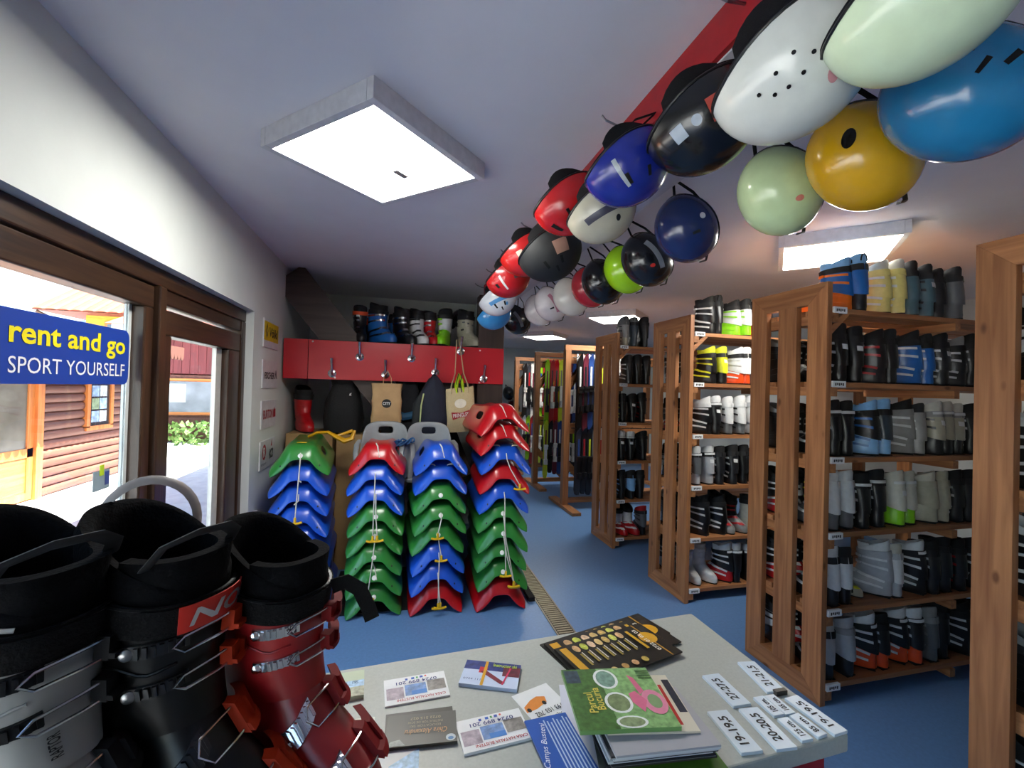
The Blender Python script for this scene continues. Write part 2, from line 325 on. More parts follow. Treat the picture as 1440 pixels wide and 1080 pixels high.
# ------------------------------------------------------------------ ceiling lamps
def lamp(cx, cy, label, sensor=False):
    t = thing('ceiling_lamp', label, 'lamp', (cx, cy, ZC), radians(45), 'square ceiling panels')
    h, i, z = .305, .275, -.072
    b = MB()
    for sx, sy, ex, ey in ((-h, -h, h, -i), (-h, i, h, h), (-h, -i, -i, i), (i, -i, h, i)): b.box(sx, ex, sy, ey, z, 0)
    b.build('frame', mat('#d4d4d8', .35), t, bevel=.002)
    MB().box(-i, i, -i, i, z+.006, z+.012).build('diffuser', mat('#fffdf6', .5, emit=LAMP, noise=.0, name='lamp_diffuser'), t)
    if sensor: MB().box(-.035, .035, -.015, .015, z-.003, z+.006, M=Matrix.Translation((.1, -.02, 0))).build('sensor', mat('#a8a8a0', .4), t)
lamp(-.10, 1.87, 'square ceiling panel lamp nearest the terrace doors', True)
lamp(2.62, 2.20, 'square ceiling panel lamp above the front boot rack')
lamp(2.62, 5.05, 'square ceiling panel lamp above the farthest boot rack')
lamp(2.42, 7.3, 'square ceiling panel lamp above the ski racks')

# ------------------------------------------------------------------ floor drain
dg = thing('floor_drain', 'steel slotted drain channel let into the blue floor', 'drain', (1.09, 0, 0))
MB().box(-.065, -.055, 2.3, 3.95, 0, .006).box(.055, .065, 2.3, 3.95, 0, .006).build('channel_edge', mat('#8c8678', .4, .7), dg)
MB().box(-.055, .055, 2.3, 3.95, 0, .0015).build('channel', mat('#241f1a', .8), dg)
me = MB().box(-.05, .05, 0, .014, .0015, .006).mesh('grate_bar', mat('#9c927c', .4, .6))
for i in range(60): o = link(me, 'grate_bar', dg); o.location = (0, 2.31+i*.0273, 0)

# ------------------------------------------------------------------ boots
LOWER = [(.012, -.138, .168, .048, 0), (.03, -.140, .170, .051, 0), (.05, -.138, .167, .052, 0), (.07, -.137, .155, .051, 0), (.09, -.137, .128, .049, 0), (.11, -.137, .092, .046, 0), (.135, -.137, .058, .044, 0), (.165, -.135, .036, .045, 0), (.19, -.130, .028, .046, 0)]
CUFF = [(.125, -.148, .052, .049, -.024), (.16, -.146, .043, .053, -.012), (.2, -.141, .037, .057, 0), (.25, -.133, .038, .061, .006), (.285, -.127, .042, .064, .010)]
LINER = [(.24, -.125, .034, .057, .006), (.285, -.123, .040, .060, .016), (.318, -.124, .040, .061, .032), (.328, -.119, .038, .057, .036), (.325, -.108, .026, .047, .035), (.30, -.100, .014, .040, .02), (.18, -.095, .008, .034, 0)]
TONG = [(.24, -.125, .034, .057, .006), (.29, -.122, .042, .060, .004), (.35, -.120, .050, .060, -.004)]
SOLE = [(0, -.134, .164, .040, 0), (.004, -.139, .170, .043, 0), (.0125, -.141, .172, .047, 0)]
def srf(prof, z, th, off=0., n=2.5):
    for a, b in zip(prof, prof[1:]):
        if z <= b[0] or b is prof[-1]: break
    t = (z-a[0])/(b[0]-a[0]) if b[0] != a[0] else 0; t = max(0, min(1, t)); q = [lerp(a[i], b[i], t) for i in range(5)]
    return ringpt((z, *q[1:]), th, off, n)
def ringpt(q, th, off=0., n=2.5):
    z, yb, yf, w, k = q; hl = (yf-yb)/2+off; yc = (yf+yb)/2; s, c = sin(th), cos(th); e = 2/n
    return ((w+off)*math.copysign(abs(s)**e, s), yc+hl*math.copysign(abs(c)**e, c), z-k*math.copysign(abs(c)**e, c))
def rings(prof, N, off=0.): return [[ringpt(q, 2*pi*k/N, off) for k in range(N)] for q in prof]
def slab(b, prof, z0a, z1a, z0b, z1b, t0, t1, o0, o1, n=8, m=0, bulge=0.):
    R = []
    for i in range(n+1):
        t = i/n; th = radians(lerp(t0, t1, t)); za, zb = lerp(z0a, z0b, t), lerp(z1a, z1b, t); ob = bulge*sin(pi*t)
        R.append([srf(prof, za, th, o0+ob), srf(prof, zb, th, o0+ob), srf(prof, zb, th, o1+ob), srf(prof, za, th, o1+ob)])
    return b.loft(R, m=m)
BUCK = [(CUFF, .235, .243), (CUFF, .185, .196), (LOWER, .10, .135), (LOWER, .062, .088)]
def boot_meshes(N):
    d = {}; d['sole'] = MB().loft(rings(SOLE, N)).box(-.038, .038, -.13, -.06, -.0, .004).mesh('sole', BLK, True)
    d['lower_shell'] = MB().loft(rings(LOWER, N), cap0=False).mesh('lower_shell', BLK, True, 60)
    cf = [q for q in CUFF]; inner = [(z, yb+.006, yf-.006, w-.006, k) for z, yb, yf, w, k in reversed(CUFF)]
    d['cuff'] = MB().loft(rings(cf+inner, N), cap0=False, cap1=False).mesh('cuff', BLK, True, 60)
    d['liner'] = MB().loft(rings(LINER, N), cap0=False).mesh('liner', BLKR, True, 80)
    b = MB(); slab(b, TONG, .24, .326, .24, .322, -80, 80, -.020, -.006, max(6, N//3), bulge=.004); d['tongue'] = b.mesh('tongue', BLKR, True, 60)
    b = MB(); slab(b, CUFF, .252, .288, .252, .288, -178, 178, .001, .0045, N); slab(b, CUFF, .255, .285, .258, .286, -10, 50, .0045, .007, 6); d['strap'] = b.mesh('strap', BLKR, True, 50)
    for i, (pf, za, zb) in enumerate(BUCK):
        b = MB(); slab(b, pf, za-.007, za+.007, zb-.007, zb+.007, 128, 48, .0, .004, 8); slab(b, pf, zb-.009, zb+.009, zb-.008, zb+.010, 46, 8, .003, .012, 4)
        d['buckle%d' % i] = b.mesh('buckle', STEEL, True)
    b = MB(); slab(b, CUFF, .20, .228, .203, .231, 168, 197, -.001, .0022, 4); d['badge'] = b.mesh('badge', WHT, True)
    b = MB(); slab(b, CUFF, .268, .284, .268, .284, 125, 235, .0046, .0062, 6); d['cuff_band'] = b.mesh('cuff_band', WHT, True)
    b = MB(); b.tube([(.0+.022*cos(a), -.128, .315+.045*sin(a)) for a in [pi*k/8 for k in range(9)]], .004, 5); d['pull_loop'] = b.mesh('pull_loop', BLKR, True)
    b = MB(); b.tube([(.06, -.03, .27), (.075, -.05, .24), (.078, -.07, .18), (.07, -.09, .11), (.06, -.1, .06)], .011, 6, flat=.25); d['hanging_strap'] = b.mesh('hanging_strap', BLKR, True)
    return d
LOW = boot_meshes(16)
for i in range(4):          # buckles of the other foot
    me = LOW['buckle%d' % i].copy()
    for v in me.vertices: v.co.x *= -1
    me.flip_normals(); LOW['mbuckle%d' % i] = me
PAL = dict(k='#131315', K='#1d1e22', w='#d4d6d6', g='#8c8c8a', G='#5c5e60', s='#a8aaae', o='#d84a1c', r='#b3141c', l='#86d01e', y='#d8dc2c', Y='#d6c878', b='#1d5fa8', B='#7fb2e0', n='#1b2750', t='#46626c', c='#c2c0b4', e='#a8a490', D='#2f3a44', a='#e8741c', z='#74827e')
CN = dict(k='black', K='black', w='white', g='grey', G='dark grey', s='silver', o='orange', r='red', l='lime green', y='yellow', Y='pale yellow', b='blue', B='light blue', n='navy', t='teal grey', c='cream', e='beige', D='slate', a='orange', z='grey')
def bm(c, rough=.32): return mat(PAL[c], rough, noise=.1, scale=25)
BOOTN = ['first', 'second', 'third', 'fourth', 'fifth', 'sixth', 'seventh', 'eighth', 'ninth', 'tenth', 'eleventh', 'twelfth']
def descr(code):
    lo, cu = code[0], code[1]; a, c = CN[lo], CN[cu]
    return a if a == c else '%s and %s' % (c, a)
def boot(code, loc, rz, label, group, sc=.85, detail=2, badge=None, band=None, loop=False, hang=False, left=False):
    """code: lower shell, cuff, liner, strap, buckle colour letters"""
    lo, cu, li, sp, bu = (code+'kkkkk')[:5] if len(code) >= 5 else (code[0], code[1], 'k', 'k', code[2] if len(code) > 2 else 's')
    t = thing('ski_boot', label, 'boot', loc, rz, group, sc)
    link(LOW['sole'], 'sole', t, bm('k', .6)); link(LOW['lower_shell'], 'lower_shell', t, bm(lo)); link(LOW['cuff'], 'cuff', t, bm(cu))
    link(LOW['liner'], 'liner', t, bm(li, .8)); link(LOW['strap'], 'strap', t, bm(sp, .7))
    if detail > 1: link(LOW['tongue'], 'tongue', t, bm(li, .8))
    if detail > 0:
        mb = CHROME if bu == 's' else bm(bu)
        for i in range(4): link(LOW[('mbuckle%d' if left else 'buckle%d') % i], 'buckle', t, mb)
    if badge: link(LOW['badge'], 'badge', t, bm(badge))
    if band: link(LOW['cuff_band'], 'cuff_band', t, bm(band, .6))
    if loop: link(LOW['pull_loop'], 'pull_loop', t, bm('k', .7))
    if hang: link(LOW['hanging_strap'], 'hanging_strap', t, bm('k' if hang is True else hang, .6))
    return t

# ------------------------------------------------------------------ boot racks
SZ = [.10, .475, .865, 1.25, 1.64, 2.02]
LV = ['bottom', 'second', 'third', 'fourth', 'fifth', 'top']
RX = 2.10
def rack(y0, label, xe=4.3):
    t = thing('boot_rack', label, 'rack', (RX, y0, 0), 0, 'pine boot racks'); D = .50; T = .034
    st_ = [(0, .112), (.18, .30), (.385, D)]
    for i, (a, c) in enumerate(st_): MB().box(0, T, a, c, .10 if i == 1 else 0, 2.05 if i == 1 else 2.15).build('stile', PINE[2], t, bevel=.002) if i == 1 else \
        MB().loft([[(x, a, 0 if i == 0 else 0), (x, c, 0.105 if i == 0 else 0), (x, c, 2.045 if i == 0 else 2.15), (x, a, 2.15 if i == 0 else 2.045)] if i == 0 else [(x, a, .105), (x, c, 0), (x, c, 2.15), (x, a, 2.045)] for x in (0, T)]).build('stile', PINE[2], t, bevel=.002)
    MB().loft([[(x, 0, 0), (x, D, 0), (x, .387, .105), (x, .113, .105)] for x in (0, T)]).build('rail', PINE[1], t, bevel=.002)
    MB().loft([[(x, .113, 2.045), (x, .387, 2.045), (x, D, 2.15), (x, 0, 2.15)] for x in (0, T)]).build('rail', PINE[1], t, bevel=.002)
    L = xe-RX
    MB().box(L, L+T, 0, .1, 0, 2.15).box(L, L+T, .4, D, 0, 2.15).box(L, L+T, .1, .4, 0, .1).build('far_frame', PINE[2], t)
    me = MB().box(T, L, 0, .145, -.026, 0).mesh('shelf_plank', PINE[0])
    for k, z in enumerate(SZ):
        for j in range(3): o = link(me, 'shelf_plank', t); o.location = (0, .012+j*.1655, z)
        MB().box(T, T+.04, .0, D, z-.075, z-.027).build('cleat', PINE[1], t); MB().box(.9, .94, .0, D, z-.07, z-.027).build('cleat', PINE[1], t)
        tg = MB().box(.04, .125, -.004, .012, z-.028, z+.004).build('shelf_tag', PAPERW, t)
        mk = MB()
        for q in range(5): mk.box(.055+q*.012, .063+q*.012, -.0046, -.004, z-.02+.003*(q % 2), z-.006)
        mk.build('print', mat('#202020'), tg)
    MB().loft([[(T, y, SZ[5]-.15), (T, y, SZ[5]-.105), (.12, y, SZ[5]-.027), (.165, y, SZ[5]-.027)] for y in (.015, .05)]).build('brace', PINE[0], t)
    return t
RY = [.70, 1.80, 2.895, 4.05]
RN = ['rightmost boot rack', 'front boot rack', 'second boot rack', 'farthest boot rack']
rack(RY[0], 'pine boot rack cut off by the right edge of the photo')
rack(RY[1], 'tall pine boot rack with slatted end nearest the counter corner')
rack(RY[2], 'second pine boot rack with slatted end, behind the nearest full one')
rack(RY[3], 'farthest pine boot rack with slatted end, next to the ski racks')
# rows as seen from the aisle: (code, options) left to right; letters lower, cuff, liner, strap, buckle
R1 = {5: ['abBka@', 'kbBka', 'YYcYw@', 'YYcYw', 'ttkkk', 'ttkkk|h', 'kkkkk', 'GGkkk'],
      4: ['kkkkw|', 'kkkkw|', 'kkkkr@', 'kkkkw', 'bbkkw@', 'bbkkw', 'kkkkw|', 'kkgkw@', 'kkkkw|', 'kkkkw'],
      3: ['kkkkwW', 'kkkkwW', 'BkBkb@', 'BDBkw', 'ggKgw@', 'ggKgw', 'kecgk|W', 'kecgkW', 'kecgk|W', 'kkkkw'],
      2: ['Gwwwwh', 'GwwwwH', 'kkkkwW', 'kkkkwW', 'lccck|W', 'lccckW', 'eecee@', 'eeeezH', 'kkkkw', 'kkkkw'],
      1: ['kwwkw', 'kwkkwh', 'ezGky*', 'sswsw@', 'swcswH', 'kkwkw@W', 'kkkkw', 'kkkkw', 'kkkkr', 'kkkkw'],
      0: ['ksskw', 'kssgw', 'okwkw@W', 'okkkw', 'okwkw@W', 'okwkwW', 'GGgggH', 'kkkkw', 'kkkkw@', 'wkkkw']}
R2 = {5: ['kkkkw@', 'kkkkw', 'lwkkl@h', 'lwkkl', 'okkko', 'kkkkk'],
      4: ['kkykyy@', 'kyyky|', 'owwkw@', 'owwkwh', 'GGggw', 'kkkkk'],
      3: ['kkwwwW@', 'kkwkw|W', 'Gwwwk|', 'Gwwwk', 'swwsw', 'kkkkk'],
      2: ['sGwkkW', 'sswkk|W', 'KKkkw', 'KKkkw|', 'kkkkk', 'kkkkk'],
      1: ['kkkkw@', 'kkkkw@', 'gkkkr*W', 'gkkkr*W', 'cckkk', 'kkkkk'],
      0: ['wwcww*', 'wwcww*', 'rkwkw@W', 'kkwkkW', 'kkwkkW', 'kkkkk']}
R3 = {5: ['egGGk', 'DDGkk', 'kkkkk'], 4: ['kkkkw', 'kkkkw', 'kkkkk'], 3: ['kkkky', 'kkkkk|', 'kkkkr'], 2: ['kkwkk|W', 'kkwkk|W', 'kkkkk'], 1: ['kkkkB', 'kBkkB', 'kkkkk'], 0: ['rwkkw*', 'rwkkw*', 'kGrkk']}
def fill(rack_i, rows, dx, sc, detail):
    y0 = RY[rack_i]
    for lv, row in rows.items():
        x = RX+.12+(.045 if lv == 4 else 0)+(.03 if '@' in row[0] or '*' in row[0] else 0)
        for i, c in enumerate(row):
            code = c[:5]; f = c[5:]
            lab = '%s ski boot, %s from the slats, %s shelf, %s' % (descr(code), BOOTN[i], LV[lv], RN[rack_i])
            turn = radians(random.uniform(-11, 13)) + (radians(36) if '@' in f else 0) + (pi if '*' in f else 0)
            if '*' in f: turn += radians(12)
            xx = x+(.025 if '@' in f else 0)+random.uniform(-.004, .004); s = sc*random.uniform(.95, 1.03)
            if code[0] == 'e' and lv == 1: s *= .72
            boot(code, (xx, y0+(.165 if '*' in f else .145)+random.uniform(-.008, .012), SZ[lv]+.001), turn, lab, 'boots on the '+RN[rack_i], s, detail,
                 badge=('w' if '|' in f else None), band=('w' if 'W' in f else None), loop=(lv == 5 and i < 2), hang=('w' if 'H' in f else 'k' if 'h' in f else False), left=('*' not in f and (i % 3 != 1 or '@' in f)))
            x += dx+(.030 if '@' in f else 0)
def fill_back(rack_i, nb, dx, sc):
    y0 = RY[rack_i]; cs = ['kkkkw', 'kkwkw', 'wkkkw', 'kwkkk', 'kkkkk', 'rkkkw', 'lkkky', 'kkgkk']
    for lv in range(5):
        for i in range(nb):
            c = random.choice(cs); lab = '%s ski boot, %s from the slats, rear %s shelf, %s' % (descr(c), BOOTN[i], LV[lv], RN[rack_i])
            boot(c, (RX+.115+i*dx, y0+.375, SZ[lv]+.001), pi+radians(random.uniform(-6, 6)), lab, 'boots on the far side of the '+RN[rack_i], sc, 1, band=('w' if random.random() < .4 else None))
fill(1, R1, .110, .84, 2); fill(2, R2, .110, .84, 2); fill(3, R3, .112, .84, 1)
fill_back(1, 3, .115, .74); fill_back(2, 2, .115, .74); fill_back(0, 3, .115, .78)

# ------------------------------------------------------------------ ski racks
def ski_meshes():
    L, N = 1.0, 14; R = []; 
    for i in range(N+1):
        t = i/N; w = .034+.009*abs(2*t-1)**2; 
        if t > .9: w *= math.sqrt(max(.02, 1-((t-.9)/.1)**2*.95))
        if t < .06: w *= .55+.45*t/.06
        y = .05*max(0, (t-.86)/.14)**2+.006*(1-(2*t-1)**2)
        R.append([(-w, -y-.006, t*L), (w, -y-.006, t*L), (w, -y+.006, t*L), (-w, -y+.006, t*L)])
    d = {'ski': MB().loft(R).mesh('ski', BLK, True, 30)}
    d['stripe'] = MB().loft([[(-.012, -.0185, z), (.012, -.0185, z), (.012, -.0125, z), (-.012, -.0125, z)] for z in (.58, .83)]).mesh('stripe', WHT)
    b = MB().box(-.03, .03, -.05, -.012, .50, .58).box(-.034, .034, -.062, -.03, .55, .575).box(-.03, .03, -.055, -.012, .24, .33).box(-.02, .02, -.085, -.05, .27, .34).box(-.022, .022, -.024, -.012, .33, .5)
    d['binding'] = b.mesh('binding', BLK); return d
SK = ski_meshes()
SKC = ['#1a1a1c', '#b3181f', '#d8d8d4', '#8fc41e', '#24262c', '#6a2a3a', '#c8d838', '#3a3c44', '#7a7c80', '#2c4a8a', '#a02830', '#e0e0dc']
SKN = ['black', 'red', 'white', 'green', 'charcoal', 'maroon', 'lime', 'dark grey', 'grey', 'blue', 'crimson', 'pale']
def ski_rack(x, y, label, rn, n):
    t = thing('ski_rack', label, 'rack', (x, y, 0), 0, 'pine ski racks')
    for xx in (0, 2.0):
        MB().box(xx-.04, xx+.04, -.05, .05, 0, 2.10).build('post', PINE[2], t, bevel=.003); MB().box(xx-.06, xx+.06, -.45, .45, 0, .04).build('foot', PINE[1], t, bevel=.003)
    MB().box(.04, 1.96, -.03, .03, .06, .12).build('base_rail', PINE[0], t)
    MB().loft([[(.04, q, .62), (.04, q, .5), (.44, q, .12), (.56, q, .12)] for q in (-.025, .025)]).build('brace', PINE[0], t)
    MB().box(-.04, 2.04, -.03, .03, 2.10, 2.17).build('top_beam', PINE[0], t, bevel=.003); MB().box(.04, 1.96, -.02, .02, 1.92, 2.04).build('hook_board', PINE[0], t); MB().box(.04, 1.96, -.02, .02, .98, 1.12).build('hook_board', PINE[0], t)
    MB().loft([[(.04, q, 1.55), (.04, q, 1.72), (.3, q, 1.92), (.18, q, 1.92)] for q in (-.02, .02)]).build('brace', PINE[0], t)
    for z in (2.0, 1.06):
        MB().tube([(.05, -.075, z), (1.95, -.075, z)], .006).build('bar', BLK, t)
        for i in range(9): MB().tube([(.1+i*.2, -.02, z), (.1+i*.2, -.14, z), (.1+i*.2, -.16, z+.025)], .004, 5).build('hook', BLK, t)
    for tier, (zb, Ls) in enumerate(((.93, 1.12), (.12, .95))):
        for i in range(n):
            ci = [0, 2, 1, 4, 3, 7, 11, 5, 0, 6, 8, 10, 4, 2, 9, 7][(i*7+tier*5+int(y*3)) % 16]; Lk = Ls*random.uniform(.88, 1.02)
            lab = '%s ski pair, %s from the post, %s tier, %s' % (SKN[ci], BOOTN[i], ['upper', 'lower'][tier], rn)
            p = thing('ski_pair', lab, 'skis', (x+.13+i*.078, y-.135, zb+(Ls*1.0-Lk)), radians(random.uniform(-10, 10)), 'skis hung on the '+rn)
            for s_ in (0, 1):
                o = link(SK['ski'], 'ski', p, mat(SKC[ci], .3)); o.scale = (.9, 1, Lk); o.location = (0, -.0+s_*.03, 0)
                if s_: o.rotation_euler = (0, 0, pi)
            o = link(SK['stripe'], 'stripe', p, mat(SKC[(ci+random.choice((2, 6, 11))) % 12], .3)); o.scale = (1, 1, Lk)
            o = link(SK['binding'], 'binding', p, mat(random.choice(['#e4e4e0', '#111114', '#1a1a1e', '#d0d0cc']), .4)); o.scale = (1, 1, Lk)
ski_rack(2.19, 5.62, 'pine ski rack just behind the farthest boot rack', 'first ski rack', 8)
ski_rack(2.19, 6.95, 'second pine ski rack, in the middle of the three', 'second ski rack', 10)
ski_rack(2.19, 8.25, 'third pine ski rack, farthest down the aisle', 'third ski rack', 12)

# ------------------------------------------------------------------ helmets
HA, HB, HC = .108, .132, .125
def hpt(th, ph, off=0.):
    return Vector(((HA+off)*sin(ph)*sin(th), (HB+off)*sin(ph)*cos(th), (HC+off)*cos(ph)))
def phmax(th): return radians(96+15*(.5-.5*cos(th))+7*abs(sin(th))**3)
def helmet_meshes():
    N, K = 36, 14; d = {}
    R = [[hpt(2*pi*k/N, phmax(2*pi*k/N)*(i+.02)/K) for k in range(N)] for i in range(K+1)]
    d['shell'] = MB().loft(R, cap1=False).mesh('shell', WHT, True, 60)
    R = [[hpt(2*pi*k/N, phmax(2*pi*k/N), .0) for k in range(N)], [hpt(2*pi*k/N, phmax(2*pi*k/N)+.03, .001) for k in range(N)], [hpt(2*pi*k/N, phmax(2*pi*k/N)+.04, -.016) for k in range(N)]]
    R += [[hpt(2*pi*k/N, phmax(2*pi*k/N)*(1-i/6), -.022) for k in range(N)] for i in range(0, 6)]
    d['liner'] = MB().loft(R, cap0=False).mesh('liner', BLKR, True, 60)
    d['edge_trim'] = MB().tube([hpt(2*pi*k/N, phmax(2*pi*k/N)-.03, .0005) for k in range(N+1)], .0028, 6).mesh('edge_trim', BLK, True)
    def patch(b, t0, t1, p0, p1, o=.0012, n=5):
        for i in range(n):
            a, c = radians(lerp(t0, t1, i/n)), radians(lerp(t0, t1, (i+1)/n))
            for j in range(n):
                e, f = radians(lerp(p0, p1, j/n)), radians(lerp(p0, p1, (j+1)/n)); b.quad([hpt(a, e, o), hpt(a, f, o), hpt(c, f, o), hpt(c, e, o)])
        return b
    for i, (t0, t1, p0, p1) in enumerate(((-30, -18, 35, 55), (18, 30, 35, 55), (-4, 4, 20, 38), (66, 72, 46, 62), (-72, -66, 46, 62), (150, 158, 40, 60), (-158, -150, 40, 60), (100, 106, 44, 58), (84, 90, 30, 44), (40, 48, 60, 72))):
        d['vent%d' % i] = patch(MB(), t0, t1, p0, p1).mesh('vent', DARKIN, True)
    d['stripe0'] = patch(MB(), 55, 125, 62, 74, .0010, 10).mesh('stripe', WHT, True); d['stripe1'] = patch(MB(), -125, -55, 62, 74, .0010, 10).mesh('stripe', WHT, True)
    d['stripe2'] = patch(MB(), 140, 220, 66, 80, .0010, 10).mesh('stripe', WHT, True)
    for i, (t0, t1, p0, p1) in enumerate(((56, 70, 66, 82), (76, 90, 66, 82), (96, 122, 62, 86), (60, 66, 44, 86), (104, 118, 40, 56))): 
        if i in (1, 4): d['sticker%d' % i] = MB().quad([hpt(radians((t0+t1)/2+(t1-t0)*.36*cos(a)), radians((p0+p1)/2+(p1-p0)*.36*sin(a)), .0014) for a in [2*pi*k/16 for k in range(16)]]).mesh('sticker', WHT, True)
        else: d['sticker%d' % i] = patch(MB(), t0, t1, p0, p1, .0014).mesh('sticker', WHT, True)
    b = MB().tube([hpt(radians(180), radians(112), .004), hpt(radians(180), radians(95), .014), hpt(radians(180), radians(80), .006)], .006, 6, flat=.5); d['goggle_clip'] = b.mesh('goggle_clip', BLK, True)
    for s in (-1, 1):
        R = []
        for i in range(9):
            th = s*radians(lerp(58, 128, i/8)); lo = lerp(104, 142, sin(pi*min(1, max(0, (i+.6)/9.2)))**.6)
            R.append([hpt(th, phmax(th)-.05, -.004), hpt(th, radians(lo), -.004), hpt(th, radians(lo), -.024), hpt(th, phmax(th)-.05, -.024)])
        d['ear%d' % s] = MB().loft(R).mesh('ear_pad', BLKR, True)
    return d
HM = helmet_meshes()
def helmet(px, py, z, crown, spin, colour, label, sc=1., vents='0123456789', extra=(), rough=.25, ears=True, group='helmets hung along the ceiling beam', loc=None, anchor='beam'):
    p = loc or at(px, py, 2, z)
    if anchor == 'beam': anchor = (.752, p.y+.03, 2.43) if p.x < .93 else (1.058, p.y+.03, 2.43)
    cz = Vector(crown).normalized()
    q0 = cz.to_track_quat('Z', 'Y').to_matrix().to_4x4(); lv = q0.to_3x3().inverted() @ (Vector((0, 0, CAM_H))-p)
    q = q0 @ Matrix.Rotation(radians(spin)-math.atan2(lv.x, lv.y), 4, 'Z')
    t = thing('helmet', label, 'helmet', group=group); t.matrix_world = Matrix.Translation(p) @ q @ Matrix.Diagonal((sc, sc, sc, 1))
    sh = link(HM['shell'], 'shell', t, mat(colour, rough, noise=.04, coat=.4 if rough < .4 else 0)); link(HM['liner'], 'liner', t)
    for k in HM:
        if k.startswith('vent') and k[4:] in vents: link(HM[k], 'vent', t)
    link(HM['goggle_clip'], 'goggle_clip', t); MW = Matrix.Translation(p) @ q @ Matrix.Diagonal((sc, sc, sc, 1)); IV = MW.inverted()
    if anchor is not None:
        b = MB(); a_ = IV @ Vector(anchor)
        for s in (-1, 1):
            e = hpt(s*radians(80), radians(112), -.012); b.tube([e, e.lerp(a_, .5)+Vector((0, 0, -.02)), a_], .006, 6, flat=.4)
        b.build('chin_strap', BLKR, t, True)
    link(HM['edge_trim'], 'edge_trim', t)
    if ears: link(HM['ear1'], 'ear_pad', t); link(HM['ear-1'], 'ear_pad', t)
    for k, c in extra: link(HM[k], 'stripe' if k[:2] == 'stri' and k[3] == 'i' else 'sticker', t, mat(c, .3))
    return t
C1, C2 = (.42, -.18, -.89), (-.78, -.3, -.55)
helmet(1292, -12, 2.185, C1, 80, '#cfe3c0', 'pale green and white helmet at the top edge of the photo', .98, '')
helmet(1108, 92, 2.21, C1, 85, '#d4d8d0', 'large white helmet with small pink stickers', 1.10, '', [('sticker4', '#c48a90')])
hw = bpy.data.objects[[o.name for o in bpy.data.objects if o.get('label') == 'large white helmet with small pink stickers'][0]]
for th, ph in ((62, 70), (70, 62), (80, 60), (92, 62), (102, 70), (78, 74), (92, 78)):
    c = hpt(radians(th), radians(ph), .0008); MB().lathe([(0, 0), (.0035, 0), (.0035, .0004), (0, .0005)], 10, M=Matrix.Translation(c) @ c.to_track_quat('Z', 'Y').to_matrix().to_4x4()).build('vent', DARKIN, hw)
helmet(985, 168, 2.265, C1, 85, '#0c0c0e', 'glossy black helmet with grey and red stickers', 1.07, '', [('sticker0', '#a8b4c0'), ('sticker1', '#8a98a8'), ('sticker2', '#b4483c'), ('sticker4', '#5a8ac0')])
helmet(880, 232, 2.235, C1, 70, '#1c2a8c', 'royal blue helmet with silver clip in front of the red one', .97, '37', [('sticker3', '#a8b0b8')])
helmet(844, 294, 2.215, C1, 85, '#b4b09c', 'silver beige helmet with dark swoosh lines', .97, '', [('stripe0', '#3a3a48'), ('sticker4', '#16161a')])
helmet(797, 284, 2.285, C1, 70, '#c01c20', 'bright red helmet tucked behind the silver beige one', 1.03, '1378')
helmet(772, 352, 2.21, C1, 85, '#16191b', 'matt black helmet with beige triangle logo', 1.16, '378', [('sticker2', '#a88474')], .6)
helmet(738, 354, 2.285, C1, 70, '#c4201e', 'red helmet with yellow and white stickers behind the matt black one', 1.07, '', [('sticker0', '#e8d8c0'), ('sticker1', '#d8a830'), ('sticker4', '#e0d8d0')])
helmet(714, 388, 2.22, C1, 80, '#bc1c20', 'red helmet with white teardrop patch and grey side', 1.03, '9', [('sticker3', '#d8d8d4'), ('sticker2', '#6a5a58')])
helmet(699, 418, 2.22, C1, 85, '#dde2e6', 'white helmet with light blue stripes', 1.08, '378', [('stripe0', '#5aa0d8'), ('sticker4', '#5aa0d8')])
helmet(694, 440, 2.16, C1, 85, '#3a94d4', 'sky blue helmet at the far end above the shelf boots', 1.08, '')
helmet(1352, 135, 2.20, C2, 95, '#1f78a8', 'large turquoise blue helmet at the right edge', 1.12, '378')
hy = helmet(1213, 222, 2.20, C2, 85, '#d0a010', 'yellow helmet with a black oval spot', 1.10, '')
hp = hpt(radians(40), radians(34), -.001)
o = MB().lathe([(0, 0), (1, 0), (1, .08), (.6, .14), (0, .15)], 16, M=Matrix.Translation(hp) @ hp.to_track_quat('Z', 'Y').to_matrix().to_4x4() @ Matrix.Diagonal((.014, .022, .02, 1))).build('spot', mat('#141008', .2), hy, True)
helmet(1096, 270, 2.20, C2, 80, '#c2d8a4', 'pale green helmet with small red marks beside the yellow one', 1.04, '', [('sticker4', '#d08070')])
helmet(965, 322, 2.22, C2, 85, '#1a2a5c', 'navy blue helmet with white teardrop patch', 1.04, '7', [('sticker1', '#d8dce0')])
helmet(910, 365, 2.22, C2, 90, '#15161a', 'black helmet with grey stripe and red badge', 1.05, '', [('stripe0', '#7c828c'), ('sticker4', '#c02824')])
helmet(881, 379, 2.25, C2, 85, '#9cd414', 'lime green helmet between two black ones', 1.05, '')
helmet(848, 396, 2.21, C2, 85, '#101114', 'black helmet with a white hexagon sticker', 1.05, '378', [('sticker1', '#d0d4d8')])
helmet(830, 404, 2.25, C2, 85, '#b0202c', 'red helmet with blue and white swoosh', 1.05, '', [('stripe0', '#c8ccd8'), ('sticker4', '#4a5a9c')])
helmet(803, 417, 2.21, C2, 85, '#d8d4c8', 'cream white helmet next to the red swoosh one', 1.04, '')
helmet(775, 427, 2.21, C2, 85, '#cfc8c8', 'off white helmet with pink marking', 1.04, '7', [('stripe0', '#a86a7c')])
helmet(758, 436, 2.21, C2, 85, '#d4ccc8', 'off white helmet with thin brown rim, near the far end', 1.0, '')
helmet(727, 449, 2.2, C2, 85, '#121216', 'black helmet with grey lines at the far end of the beam', 1.08, '', [('stripe0', '#5a5c64')])
